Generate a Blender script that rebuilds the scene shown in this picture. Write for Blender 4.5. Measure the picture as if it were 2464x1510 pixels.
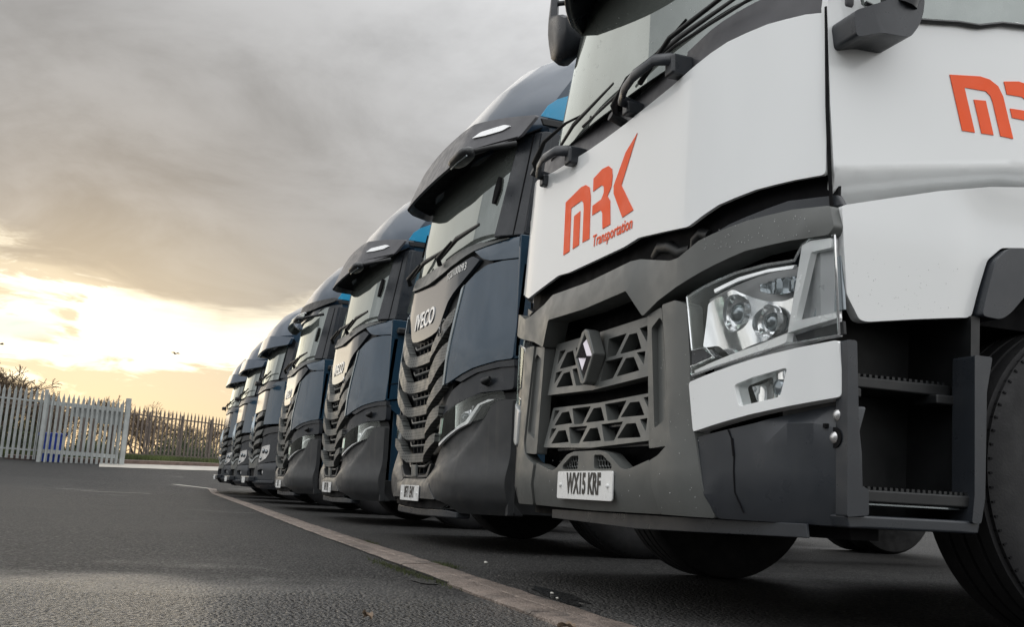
import bpy, bmesh, math, random
from mathutils import Vector, Matrix, geometry
for o in list(bpy.data.objects): bpy.data.objects.remove(o)
S=bpy.context.scene; COL=S.collection
R=math.radians
# ------------------------------------------------------------------ camera
cam=bpy.data.cameras.new('camera'); co=bpy.data.objects.new('camera',cam); COL.objects.link(co)
cam.sensor_width=36; cam.lens=2400/2464*36; cam.clip_start=.05; cam.clip_end=2000
f_=2400.
def _n(v): return v.normalized()
_up=_n(Vector((1932-1232,12485+755,-f_))); _l=Vector((330-1232,-(1143-755),-f_)); _l=_n(_l-_up*_l.dot(_up))
_X=-_l; _Y=_up.cross(_X)
M3=Matrix((_X,_Y,_up))
co.matrix_world=Matrix.Translation((0,0,.38))@M3.to_4x4()
cam.dof.use_dof=False
S.camera=co
S.view_settings.view_transform='Standard'; S.view_settings.look='None'
S.view_settings.exposure=0.12; S.view_settings.gamma=1
S.render.engine='CYCLES'
# ------------------------------------------------------------------ node helper
class NT:
    def __init__(s,tree): s.t=tree; s.n=tree.nodes; s.l=tree.links
    def add(s,typ,ins=None,**kw):
        n=s.n.new(typ)
        for k,v in kw.items(): setattr(n,k,v)
        for k,v in (ins or {}).items():
            if isinstance(v,bpy.types.NodeSocket): s.l.new(v,n.inputs[k])
            else: n.inputs[k].default_value=v
        return n
    def m(s,op,a,b=None,c=None,clamp=False):
        n=s.n.new('ShaderNodeMath'); n.operation=op; n.use_clamp=clamp
        for i,v in enumerate((a,b,c)):
            if v is None: continue
            if isinstance(v,bpy.types.NodeSocket): s.l.new(v,n.inputs[i])
            else: n.inputs[i].default_value=v
        return n.outputs[0]
    def ss(s,v,a,b,lo=0,hi=1):
        n=s.n.new('ShaderNodeMapRange'); n.interpolation_type='SMOOTHSTEP'
        s.l.new(v,n.inputs[0])
        for i,x in ((1,a),(2,b),(3,lo),(4,hi)):
            if isinstance(x,bpy.types.NodeSocket): s.l.new(x,n.inputs[i])
            else: n.inputs[i].default_value=x
        return n.outputs[0]
    def mix(s,f,a,b,blend='MIX'):
        n=s.n.new('ShaderNodeMix'); n.data_type='RGBA'; n.blend_type=blend
        for i,v in ((0,f),(6,a),(7,b)):
            if isinstance(v,bpy.types.NodeSocket): s.l.new(v,n.inputs[i])
            else: n.inputs[i].default_value=v if i==0 else (*v[:3],1)
        return n.outputs[2]
    def noise(s,vec,scale,detail=3,rough=.5,dist=0):
        n=s.add('ShaderNodeTexNoise',{'Scale':scale,'Detail':detail,'Roughness':rough,'Distortion':dist})
        if vec is not None: s.l.new(vec,n.inputs['Vector'])
        return n.outputs['Fac']
    def xyz(s,x,y,z):
        return s.add('ShaderNodeCombineXYZ',{0:x,1:y,2:z}).outputs[0]
# ------------------------------------------------------------------ world
SUN_AZ=4.5   # degrees from the row direction towards the camera side
SUN_EL=7.5
w=bpy.data.worlds.new('World'); S.world=w; w.use_nodes=True
N=NT(w.node_tree); N.n.clear()
tc=N.add('ShaderNodeTexCoord').outputs['Generated']
sp=N.add('ShaderNodeSeparateXYZ',{0:tc}); dx,dy,dz=sp.outputs
el=N.m('MULTIPLY',N.m('ARCSINE',dz),57.2958)
az=N.m('MULTIPLY',N.m('ARCTAN2',dy,N.m('MULTIPLY',dx,-1)),57.2958)
sky=N.add('ShaderNodeTexSky',sky_type='NISHITA'); sky.sun_disc=False
sky.sun_elevation=R(SUN_EL); sky.sun_rotation=R(-90-SUN_AZ); sky.dust_density=2.5
skyc=N.mix(1.0,sky.outputs[0],(.09,.09,.09),'MULTIPLY')
den=N.m('ADD',N.m('MAXIMUM',dz,0.0),.16)
px=N.m('DIVIDE',dx,den); py=N.m('DIVIDE',dy,den)
pc=N.xyz(px,py,0.0)
n1=N.noise(pc,.55,4,.5,.6)
n2=N.noise(pc,1.9,6,.6,.5)
nn=N.m('ADD',N.m('MULTIPLY',n1,.5),N.m('MULTIPLY',n2,.5))
# broad brightness of the overcast: dull bank low over the row, thinner and brighter overhead and behind the camera
daz=N.m('ABSOLUTE',N.m('SUBTRACT',az,5.0))
side=N.ss(daz,8.0,95.0,0,1)
high=N.ss(el,14.0,75.0,0,1)
rt=N.ss(az,2.0,30.0,0,1); up1=N.ss(el,4.0,22.0,0,1); tl=N.m('MULTIPLY',N.ss(az,6.0,-9.0,0,1),N.ss(el,12.0,30.0,0,1))
br=N.m('ADD',N.m('SUBTRACT',.30,N.m('MULTIPLY',tl,.07)),N.m('ADD',N.m('MULTIPLY',N.m('MULTIPLY',rt,up1),.22),N.m('ADD',N.m('MULTIPLY',side,.80),N.m('MULTIPLY',high,1.25))))
var=N.ss(nn,.38,.62,.76,1.26)
br=N.m('MULTIPLY',br,var)
grey=N.mix(1.0,(.98,.988,1.0),N.add('ShaderNodeCombineColor',{0:br,1:br,2:br}).outputs[0],'MULTIPLY')
# warm tint of the bank where it thins towards the low sun
sdist=N.m('SQRT',N.m('ADD',N.m('POWER',N.m('MULTIPLY',N.m('ADD',az,0.5),.55),2.0),N.m('POWER',N.m('SUBTRACT',el,6.5),2.0)))
warm=N.ss(sdist,2.5,10.0,1,0)
grey=N.mix(N.m('MULTIPLY',warm,.45),grey,(.50,.455,.36))
# bright gap under the bank
def blob(): pass
bn=N.noise(N.xyz(N.m('MULTIPLY',az,.10),N.m('MULTIPLY',el,.42),0.0),1.0,6,.58,.5)
edge=N.m('ADD',N.m('ADD',8.9,N.m('MULTIPLY',N.m('SUBTRACT',bn,.5),5.5)),N.m('MINIMUM',N.m('MULTIPLY',N.m('ABSOLUTE',N.m('SUBTRACT',az,3.5)),.20),2.6))
gap=N.ss(N.m('SUBTRACT',el,edge),-1.1,1.0,1,0)
lown=N.noise(N.xyz(N.m('ADD',N.m('MULTIPLY',az,.075),N.m('MULTIPLY',el,.05)),N.m('MULTIPLY',el,.42),3.7),1.0,6,.6,.7)
lown2=N.noise(N.xyz(N.m('ADD',N.m('MULTIPLY',az,.22),N.m('MULTIPLY',el,.14)),N.m('MULTIPLY',el,.95),8.1),1.0,6,.62,.9)
hole=N.ss(N.m('SQRT',N.m('ADD',N.m('POWER',N.m('MULTIPLY',N.m('MAXIMUM',N.m('SUBTRACT',-2.0,az),0.0),.8),2.0),N.m('POWER',N.m('SUBTRACT',el,7.9),2.0))),.8,1.9,-.22,0)
lowm=N.ss(N.m('ADD',N.m('ADD',N.m('MULTIPLY',lown,.5),N.m('MULTIPLY',lown2,.5)),N.m('ADD',hole,N.ss(el,5.2,6.2,.075,-.01))),.455,.53,0,1)
glowc=N.mix(N.ss(el,1.5,6.0,0,1),(1.10,.86,.47),(1.22,1.13,.90))
glow_az=N.ss(daz,13.0,30.0,1,.0)
lowc=N.mix(N.ss(el,0.0,6.0,0,1),(.78,.62,.40),(.62,.56,.44))
lit=N.mix(lowm,glowc,lowc)
blue=N.ss(N.m('SQRT',N.m('ADD',N.m('POWER',N.m('MULTIPLY',N.m('ADD',az,6.9),.5),2.0),N.m('POWER',N.m('MULTIPLY',N.m('SUBTRACT',el,7.1),1.8),2.0))),.5,1.4,1,0)
lit=N.mix(N.m('MULTIPLY',blue,.9),lit,(.50,.72,.74))
dull=N.mix(1.0,grey,(1.0,.97,.92),'MULTIPLY')
lit=N.mix(glow_az,dull,lit)
allc=N.mix(gap,grey,lit)
mixc=N.mix(.06,allc,skyc)
below=N.ss(el,-1.5,0.2,1,0)
mixc=N.mix(below,mixc,(.10,.10,.10))
bg=N.add('ShaderNodeBackground',{'Color':mixc,'Strength':1.0})
out=N.add('ShaderNodeOutputWorld'); N.l.new(bg.outputs[0],out.inputs[0])
# ------------------------------------------------------------------ sun (veiled, low)
sl=bpy.data.lights.new('sun','SUN'); sl.energy=.5; sl.angle=R(60); sl.color=(1,.93,.84)
so=bpy.data.objects.new('sun',sl); COL.objects.link(so)
_d=Vector((-math.cos(R(SUN_AZ)),-math.sin(R(SUN_AZ)),math.tan(R(SUN_EL+3)))).normalized()
so.rotation_euler=_d.to_track_quat('Z','Y').to_euler()

# ------------------------------------------------------------------ materials
def mat(name,col,rough=.5,metal=0,coat=0,spec=.5,var=.12,vscale=6,bump=0,bscale=200,rvar=.08,ior=None,dirt=0,coatr=.05):
    m=bpy.data.materials.new(name); m.use_nodes=True; T=NT(m.node_tree); p=T.n['Principled BSDF']
    o=T.add('ShaderNodeTexCoord').outputs['Object']
    nz=T.noise(o,vscale,4,.6)
    f=T.ss(nz,.3,.7,1-var,1+var)
    c=T.mix(1.0,col,T.add('ShaderNodeCombineColor',{0:f,1:f,2:f}).outputs[0],'MULTIPLY')
    if dirt:
        st=T.noise(T.add('ShaderNodeMapping',{0:o,'Scale':(9,9,.9)}).outputs[0],2.0,4,.6)
        c=T.mix(T.m('MULTIPLY',T.ss(st,.5,.75),dirt),c,(.16,.145,.12))
    T.l.new(c,p.inputs['Base Color'])
    T.l.new(T.ss(T.noise(o,vscale*2.3,3),.3,.7,max(0.01,rough-rvar),min(1,rough+rvar)),p.inputs['Roughness'])
    p.inputs['Metallic'].default_value=metal; p.inputs['Coat Weight'].default_value=coat; p.inputs['Coat Roughness'].default_value=coatr
    p.inputs['Specular IOR Level'].default_value=spec
    if ior: p.inputs['IOR'].default_value=ior
    if bump:
        b=T.add('ShaderNodeBump',{'Height':T.noise(o,bscale,2),'Strength':bump,'Distance':.002}); T.l.new(b.outputs[0],p.inputs['Normal'])
    return m
MT={}
MT['white']=mat('white_paint',(.80,.82,.82),.28,coat=.6,var=.008,vscale=1,rvar=.001)
MT['grey']=mat('grey_plastic',(.104,.110,.106),.38,var=.03,bump=.12,bscale=600,dirt=.03)
MT['dark']=mat('dark_plastic',(.024,.028,.034),.34,var=.06,bump=.12,bscale=600,dirt=.04)
MT['black']=mat('black_plastic',(.010,.011,.012),.5,var=.2)
MT['cavity']=mat('cavity_black',(.004,.004,.005),.8,var=.1,spec=.2)
MT['rubber']=mat('tyre_rubber',(.011,.011,.012),.75,var=.25,bump=.4,bscale=120)
MT['navy']=mat('navy_paint',(.017,.047,.080),.25,coat=.9,var=.04,coatr=.02,rvar=.01,spec=.35)
MT['navyroof']=mat('slate_roof_paint',(.018,.040,.070),.3,coat=.6,var=.05,rvar=.02)
MT['sky_blue']=mat('bright_blue_paint',(.03,.33,.58),.25,coat=.8,var=.04)
MT['chrome']=mat('chrome',(.85,.85,.85),.08,metal=1,var=.03,rvar=.04)
MT['satin']=mat('satin_metal',(.62,.62,.62),.25,metal=.75,var=.05)
MT['gloss']=mat('gloss_panel',(.026,.032,.040),.13,coat=0,var=.02,spec=.5,coatr=.2,metal=.1,rvar=.02)
MT['plate']=mat('plate_white',(.80,.81,.80),.3,var=.03,dirt=.1)
MT['ink']=mat('plate_ink',(.012,.012,.013),.4,var=.05)
MT['orange']=mat('orange_vinyl',(.95,.115,.025),.5,var=.03,spec=.25)
MT['letterw']=mat('white_lettering',(.75,.75,.72),.35,var=.03)
MT['rim']=mat('alloy_rim',(.5,.5,.48),.35,metal=.8,var=.15)
MT['galv']=mat('galvanised_steel',(.33,.35,.345),.55,metal=.15,var=.16,vscale=3,dirt=.15)
MT['galvd']=mat('weathered_steel',(.14,.115,.10),.6,metal=.2,var=.2)
MT['bin']=mat('blue_plastic',(.02,.06,.40),.4,var=.1)
MT['bark']=mat('bark',(.075,.058,.045),.9,var=.3)
MT['twig']=mat('twig',(.10,.072,.048),.9,var=.3)
MT['leaf']=mat('ivy_leaf',(.045,.06,.025),.7,var=.4,vscale=2)
MT['brick']=mat('kerb_brown',(.12,.085,.07),.85,var=.25)
MT['leafd']=mat('dead_leaf',(.17,.12,.08),.7,var=.3,vscale=60)
MT['conc']=mat('pavement_concrete',(.36,.34,.30),.7,var=.12,vscale=1.5)
MT['moss']=mat('moss',(.045,.055,.018),.9,var=.4,vscale=40)
MT['clad']=mat('grey_cladding',(.07,.09,.11),.5,var=.1,vscale=.4)
MT['gloss2']=mat('bright_edge_trim',(.30,.34,.36),.2,metal=.8,coat=.5)
MT['bird']=mat('bird_feather',(.05,.05,.05),.8)
MT['stone']=mat('chalky_stone',(.45,.44,.40),.7)
def glassmat(name,tint,alpha,rough=.01,ior=1.5,sky_veil=.10):
    m=bpy.data.materials.new(name); m.use_nodes=True; T=NT(m.node_tree); T.n.clear()
    o=T.add('ShaderNodeTexCoord').outputs['Object']
    lw=T.add('ShaderNodeFresnel',{'IOR':ior}).outputs[0]
    gl=T.add('ShaderNodeBsdfGlossy',{'Color':(.93,1,.98,1),'Roughness':rough})
    tr=T.add('ShaderNodeBsdfTransparent',{'Color':(*tint,1)})
    df=T.add('ShaderNodeBsdfDiffuse',{'Color':(.50,.55,.51,1)})  # pale diffuse share stands in for sky brightness reflected off the glass
    st=T.ss(T.noise(o,14,5,.6),.35,.75,0,sky_veil)
    a=T.add('ShaderNodeMixShader',{0:T.m('ADD',alpha,st),1:tr.outputs[0],2:df.outputs[0]})
    b=T.add('ShaderNodeMixShader',{0:lw,1:a.outputs[0],2:gl.outputs[0]})
    ou=T.add('ShaderNodeOutputMaterial'); T.l.new(b.outputs[0],ou.inputs[0])
    return m
MT['glass']=glassmat('windscreen_glass',(.10,.125,.12),.20,ior=2.55,sky_veil=.04)
MT['glassd']=glassmat('shaded_glass',(.02,.025,.025),.01,ior=1.45,rough=.04)
MT['lens']=glassmat('lamp_lens',(.99,.995,.995),0.0,ior=1.22,sky_veil=.0)
MT['reflector']=mat('lamp_reflector_silver',(.88,.89,.90),.12,metal=.78,var=.03,rvar=.03)
MT['lampback']=mat('lamp_liner',(.42,.43,.44),.35,metal=.2,var=.04)
def perf():   # grey plastic pierced by rows of small holes
    m=MT['grey'].copy(); m.name='perforated_grey'; T=NT(m.node_tree); p=T.n['Principled BSDF']
    o=T.add('ShaderNodeTexCoord').outputs['Object']
    s=T.add('ShaderNodeSeparateXYZ',{0:o})
    fx=T.m('ADD',T.m('MULTIPLY',s.outputs[0],38.0),T.m('MULTIPLY',T.m('FLOOR',T.m('MULTIPLY',s.outputs[2],46.0)),.5))
    a=T.m('SUBTRACT',T.m('FRACT',fx),.5); b=T.m('SUBTRACT',T.m('FRACT',T.m('MULTIPLY',s.outputs[2],46.0)),.5)
    d=T.m('SQRT',T.m('ADD',T.m('POWER',a,2.0),T.m('POWER',b,2.0)))
    k=T.ss(d,.24,.32,1,0)
    src=p.inputs['Base Color'].links[0].from_socket
    T.l.new(T.mix(k,src,(.006,.006,.006)),p.inputs['Base Color'])
    return m
MT['perf']=perf()
def asphalt():
    m=bpy.data.materials.new('asphalt'); m.use_nodes=True; T=NT(m.node_tree); p=T.n['Principled BSDF']
    g=T.add('ShaderNodeNewGeometry').outputs['Position']
    wob=T.add('ShaderNodeVectorMath',{0:g,1:T.add('ShaderNodeVectorMath',{0:T.add('ShaderNodeTexNoise',{'Vector':g,'Scale':40.0,'Detail':2.0}).outputs['Color'],1:(.012,.012,.012)},operation='MULTIPLY').outputs[0]},operation='ADD').outputs[0]
    v=T.add('ShaderNodeTexVoronoi',{'Vector':wob,'Scale':72.0,'Randomness':1.0})
    v2=T.add('ShaderNodeTexVoronoi',{'Vector':wob,'Scale':170.0,'Randomness':1.0})
    big=T.noise(g,.30,4,.6); mid=T.noise(g,2.2,6,.65); fine=T.noise(g,60,3,.6); lump=T.noise(g,22,3,.6)
    col=T.add('ShaderNodeSeparateColor',{0:v.outputs['Color']}).outputs[0]
    c=T.mix(T.m('POWER',col,1.6),(.004,.004,.005),(.105,.103,.100))
    c=T.mix(T.ss(v.outputs['Distance'],.35,.75,0,.85),c,(.006,.006,.006))
    c=T.mix(T.ss(mid,.38,.68,0,.50),c,(.030,.030,.030))
    c=T.mix(T.ss(col,.985,.995,0,.4),c,(.28,.27,.24))
    c=T.mix(T.ss(big,.45,.65,0,.30),c,(.050,.049,.047))
    # sealed crack and tyre-polished streaks running along the row
    st=T.noise(T.add('ShaderNodeMapping',{0:g,'Scale':(.10,1.5,1)}).outputs[0],1.0,4,.6)
    c=T.mix(T.ss(st,.55,.70,0,.35),c,(.055,.054,.052))
    T.l.new(c,p.inputs['Base Color'])
    dist=T.add('ShaderNodeVectorMath',{0:g,1:(-2.4,.15,0)},operation='DISTANCE').outputs['Value']   # a wetter hollow in the yard
    wet=T.m('ADD',T.ss(T.m('ADD',dist,T.m('MULTIPLY',T.noise(g,1.3,4),1.6)),2.75,1.95,0,1),T.ss(T.noise(g,.5,4,.55),.60,.75,0,.35),clamp=True)
    r=T.m('SUBTRACT',T.ss(fine,.3,.7,.52,.68),T.m('MULTIPLY',wet,.42))
    T.l.new(r,p.inputs['Roughness'])
    T.l.new(T.m('ADD',.20,T.m('MULTIPLY',wet,.60)),p.inputs['Specular IOR Level'])
    h=T.m('ADD',T.m('MULTIPLY',T.m('POWER',v.outputs['Distance'],1.5),-1.2),T.m('ADD',T.m('MULTIPLY',v2.outputs['Distance'],-.30),T.m('ADD',T.m('MULTIPLY',lump,.9),T.m('MULTIPLY',mid,1.0))))
    b=T.add('ShaderNodeBump',{'Height':h,'Strength':1.0,'Distance':.019}); T.l.new(b.outputs[0],p.inputs['Normal'])
    return m
MT['asphalt']=asphalt()
def kerbm():
    m=bpy.data.materials.new('kerb_concrete'); m.use_nodes=True; T=NT(m.node_tree); p=T.n['Principled BSDF']
    g=T.add('ShaderNodeNewGeometry').outputs['Position']
    v=T.add('ShaderNodeTexVoronoi',{'Vector':g,'Scale':130.0})
    a=T.noise(g,6,6,.65); b=T.noise(g,45,3,.6)
    c=T.mix(T.ss(a,.35,.65),(.115,.090,.074),(.215,.170,.142))
    c=T.mix(T.ss(T.add('ShaderNodeSeparateColor',{0:v.outputs['Color']}).outputs[0],.75,.95,0,.6),c,(.09,.07,.06))
    c=T.mix(T.ss(T.noise(g,5,6,.7),.50,.66,0,.75),c,(.055,.045,.04))
    T.l.new(c,p.inputs['Base Color']); T.l.new(T.ss(b,.3,.7,.45,.8),p.inputs['Roughness'])
    bb=T.add('ShaderNodeBump',{'Height':T.m('ADD',b,T.m('MULTIPLY',v.outputs['Distance'],-.7)),'Strength':1.0,'Distance':.008}); T.l.new(bb.outputs[0],p.inputs['Normal'])
    return m
MT['kerb']=kerbm()
MT['puddle']=mat('wet_puddle',(.014,.014,.014),.30,var=.5,vscale=40,rvar=.15,bump=1,bscale=90)
def grassm():
    m=mat('rough_grass',(.075,.095,.03),.9,var=.45,vscale=.8); return m
MT['grass']=grassm()
# ------------------------------------------------------------------ builders
def link(name,me,m,parent=None):
    o=bpy.data.objects.new(name,me); COL.objects.link(o)
    if m is not None:
        me.materials.clear(); me.materials.append(MT[m] if isinstance(m,str) else m)
    if parent is not None: o.parent=parent
    return o
def finish(bm,name,m,parent,ang=35,bev=0):
    bmesh.ops.remove_doubles(bm,verts=bm.verts,dist=1e-5)
    bmesh.ops.recalc_face_normals(bm,faces=bm.faces)
    me=bpy.data.meshes.new(name); bm.to_mesh(me); bm.free()
    me.shade_smooth(); me.set_sharp_from_angle(angle=R(ang))
    o=link(name,me,m,parent)
    if bev:
        b=o.modifiers.new('bevel','BEVEL'); b.width=bev; b.segments=2; b.limit_method='ANGLE'; b.angle_limit=R(ang); b.harden_normals=True
    return o
def empty(name,loc,label,cat,group=None):
    o=bpy.data.objects.new(name,None); COL.objects.link(o); o.location=loc; o.empty_display_size=.2
    o['label']=label; o['category']=cat
    if group: o['group']=group
    return o
def tag(o,label,cat,group=None):
    o['label']=label; o['category']=cat
    if group: o['group']=group
    return o
def inside(p,poly):
    x,y=p; c=False; n=len(poly); j=n-1
    for i in range(n):
        xi,yi=poly[i]; xj,yj=poly[j]
        if (yi>y)!=(yj>y) and x<(xj-xi)*(y-yi)/(yj-yi)+xi: c=not c
        j=i
    return c
def rnd(poly,r,seg=4):
    out=[]; n=len(poly)
    for i in range(n):
        p=Vector(poly[i]); a=Vector(poly[i-1])-p; b=Vector(poly[(i+1)%n])-p
        la,lb=a.length,b.length
        if la<1e-6 or lb<1e-6: continue
        cosang=max(-1,min(1,a.dot(b)/la/lb))
        if cosang<-.985: out.append(tuple(p)); continue
        d=min(r,la*.45,lb*.45); a.normalize(); b.normalize()
        p0=p+a*d; p2=p+b*d
        for k in range(seg+1):
            t=k/seg; q=p0*(1-t)**2+p*2*t*(1-t)+p2*t*t; out.append(tuple(q))
    return out
def subdiv(poly,step):
    out=[]
    for i in range(len(poly)):
        a=Vector(poly[i]); b=Vector(poly[(i+1)%len(poly)]); k=max(1,int((b-a).length/step+.5))
        for j in range(k): out.append(tuple(a+(b-a)*j/k))
    return out
def panel(name,loop,mf,thick,m,parent,holes=(),step=.07,bev=.004,rd=0,ang=38,lines=()):
    """sheet with thickness, following a curved surface: mf(a,b,depth)->xyz"""
    if rd: loop=rnd(loop,rd); holes=[rnd(h,rd) for h in holes]
    loop=subdiv(loop,step); holes=[subdiv(h,step) for h in holes]
    vs=[]; es=[]
    for L in [loop]+list(holes):
        b=len(vs); vs+= [Vector(p) for p in L]; es+=[(b+i,b+(i+1)%len(L)) for i in range(len(L))]
    for Ln in lines:
        q=[]
        for a,b_ in zip(Ln,Ln[1:]):
            a=Vector(a); b_=Vector(b_); k=max(1,int((b_-a).length/step+.5)); q+=[a+(b_-a)*j/k for j in range(k)]
        q.append(Vector(Ln[-1])); b0=len(vs); vs+=q; es+=[(b0+i,b0+i+1) for i in range(len(q)-1)]
    xs=[p[0] for p in loop]; ys=[p[1] for p in loop]
    x=math.floor(min(xs)/step)*step
    allL=[loop]+list(holes)+[subdiv(list(l),step)[:] for l in lines]
    def near(p):
        for L in allL:
            for q in L:
                if abs(q[0]-p[0])<step*.45 and abs(q[1]-p[1])<step*.45: return True
        return False
    while x<max(xs):
        y=math.floor(min(ys)/step)*step
        while y<max(ys):
            p=(x,y)
            if inside(p,loop) and not any(inside(p,h) for h in holes) and not near(p): vs.append(Vector(p))
            y+=step
        x+=step
    V,E_,F,_,_,_=geometry.delaunay_2d_cdt(vs,es,[],1 if not holes else 0,1e-5)
    bm=bmesh.new(); vv=[bm.verts.new(mf(p[0],p[1],0)) for p in V]; vb=[bm.verts.new(mf(p[0],p[1],thick)) for p in V]
    cnt={}
    keep=[]
    for f in F:
        c=(sum(V[i][0] for i in f)/len(f),sum(V[i][1] for i in f)/len(f))
        if not inside(c,loop) or any(inside(c,h) for h in holes): continue
        keep.append(f)
        for i in range(len(f)):
            a,b=f[i],f[(i+1)%len(f)]
            cnt[(a,b)]=cnt.get((a,b),0)+1
    for f in keep:
        try:
            bm.faces.new([vv[i] for i in f]); bm.faces.new([vb[i] for i in reversed(f)])
        except ValueError: pass
    for (a,b) in cnt:
        if (b,a) not in cnt:
            try: bm.faces.new([vv[b],vv[a],vb[a],vb[b]])
            except ValueError: pass
    lone=[v for v in bm.verts if not v.link_faces]
    for v in lone: bm.verts.remove(v)
    return finish(bm,name,m,parent,ang,bev)
def mir(loop): return [(-a,b) for a,b in reversed(loop)]
def sym(half):  # half outline from top centre round to bottom centre, mirrored
    return half+[(-a,b) for a,b in reversed(half) if abs(a)>1e-6]
def loft(name,rings,m,parent,cap=True,ang=35,bev=0,closed=True):
    bm=bmesh.new(); prev=None; first=None
    for r in rings:
        cur=[bm.verts.new(p) for p in r]
        if first is None: first=cur
        if prev:
            n=len(cur)
            for i in range(n if closed else n-1):
                bm.faces.new([prev[i],prev[(i+1)%n],cur[(i+1)%n],cur[i]])
        prev=cur
    if cap: bm.faces.new(list(reversed(first))); bm.faces.new(prev)
    return finish(bm,name,m,parent,ang,bev)
def tube(name,pts,r,m,parent,sides=8,flat=1.0,bm=None):
    own=bm is None
    if own: bm=bmesh.new()
    pts=[Vector(p) for p in pts]; prev=None; last=None
    up=Vector((0,0,1))
    for i,p in enumerate(pts):
        t=(pts[min(i+1,len(pts)-1)]-pts[max(i-1,0)]).normalized()
        if last is None:
            a=t.cross(up); 
            if a.length<.1: a=t.cross(Vector((0,1,0)))
            a.normalize()
        else: a=(last-t*last.dot(t)).normalized()
        last=a; b=t.cross(a); rr=r[i] if isinstance(r,(list,tuple)) else r
        cur=[bm.verts.new(p+a*math.cos(k*2*math.pi/sides)*rr+b*math.sin(k*2*math.pi/sides)*rr*flat) for k in range(sides)]
        if prev:
            for k in range(sides): bm.faces.new([prev[k],prev[(k+1)%sides],cur[(k+1)%sides],cur[k]])
        else: bm.faces.new(list(reversed(cur)))
        prev=cur
    bm.faces.new(prev)
    if own: return finish(bm,name,m,parent,50)
def box(name,c,s,m,parent,bev=.008,rot=None,bm=None,taper=None):
    own=bm is None
    if own: bm=bmesh.new()
    Mx=(rot.to_4x4() if rot else Matrix())
    g=bmesh.ops.create_cube(bm,size=1)
    for v in g['verts']:
        k=1
        if taper and v.co.z<0: k=taper
        v.co=Vector(c)+(Mx@Vector((v.co.x*s[0]*k,v.co.y*s[1]*k,v.co.z*s[2])))
    if own: return finish(bm,name,m,parent,30,bev)
def lathe(name,prof,m,parent,axis='x',c=(0,0,0),seg=48,ang=40,closed=False):
    """profile [(along axis, radius)]"""
    bm=bmesh.new(); rows=[]
    for a,r in prof:
        row=[]
        for k in range(seg):
            t=2*math.pi*k/seg; q=(a,r*math.cos(t),r*math.sin(t)) if axis=='x' else ((r*math.cos(t),a,r*math.sin(t)) if axis=='y' else (r*math.cos(t),r*math.sin(t),a))
            row.append(bm.verts.new((q[0]+c[0],q[1]+c[1],q[2]+c[2])))
        rows.append(row)
    for i in range(len(rows)-1+(1 if closed else 0)):
        A=rows[i]; B=rows[(i+1)%len(rows)]
        for k in range(seg): bm.faces.new([A[k],A[(k+1)%seg],B[(k+1)%seg],B[k]])
    if not closed:
        bm.faces.new(rows[0]); bm.faces.new(rows[-1])
    return finish(bm,name,m,parent,ang)
def text(name,s,size,m,parent,loc,rot,sx=1,off=0,ext=.001,align='CENTER',shear=0):
    cu=bpy.data.curves.new(name,'FONT'); cu.body=s; cu.size=size; cu.align_x=align; cu.align_y='CENTER'; cu.offset=off; cu.extrude=ext; cu.shear=shear; cu.resolution_u=3
    t=bpy.data.objects.new('t',cu); COL.objects.link(t)
    bpy.context.view_layer.update()
    me=bpy.data.meshes.new_from_object(t.evaluated_get(bpy.context.evaluated_depsgraph_get()))
    bpy.data.objects.remove(t); me.name=name
    me.transform(Matrix.Diagonal((sx,1,1,1)))
    o=link(name,me,m,parent); o.location=loc; o.rotation_euler=rot
    return o
def text_on(name,s,size,m,parent,u0,z0,surf,sx=1,off=0,lift=.002,slope=0):
    """lettering wrapped onto a front surface"""
    o=text(name,s,size,m,parent,(0,0,0),(0,0,0),sx=sx,off=off,ext=.0004)
    for v in o.data.vertices:
        x,y,e=v.co; u=u0+x; z=z0+y+slope*x; v.co=(u,surf(u,z)-lift-e,z)
    return o
def copy_tree(o,parent=None):
    c=o.copy(); COL.objects.link(c); c.parent=parent
    for ch in list(o.children): copy_tree(ch,c)
    return c
UPR=(R(90),0,0)   # text standing, facing -y
# ------------------------------------------------------------------ terrain
def sstep(a,b,x):
    t=max(0,min(1,(x-a)/(b-a))); return t*t*(3-2*t)
U0=Vector((-.9997,.0)); _u=M3@Vector((300-1232,0,-2400)); U0=Vector((_u.x,_u.y)).normalized()
def gz(x,y):
    t=x*U0.x+y*U0.y
    pts=[(26.5,0),(30,.16),(32.4,.42),(34,.52),(36,.60),(37.5,.72),(38.5,.80),(44,.94),(50,1.0),(200,1.3)]
    if t<=26.5: return 0
    h=pts[-1][1]
    for (a,ha),(b,hb) in zip(pts,pts[1:]):
        if t<b: h=ha+(hb-ha)*(t-a)/(b-a); break
    return h
def ground():
    xs=[-900,-600,-400,-300,-200,-140,-110,-90,-80,-70]+[-64+i*1.0 for i in range(45)]+[-19+i for i in range(24)]+[8,12,20,40,80,200,500,900]
    ys=[-900,-500,-200,-100,-60,-40,-30,-24,-20]+[-18+i*1.0 for i in range(41)]+[26,32,45,70,120,300,900]
    vs=[];fs=[]
    for x in xs:
        for y in ys:
            vs.append((x,y,gz(x,y)))
    n=len(ys)
    for i in range(len(xs)-1):
        for j in range(n-1): fs.append((i*n+j,(i+1)*n+j,(i+1)*n+j+1,i*n+j+1))
    me=bpy.data.meshes.new('ground'); me.from_pydata(vs,[],fs); me.shade_smooth()
    o=link('ground',me,'asphalt'); o['kind']='structure'
ground()
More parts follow.
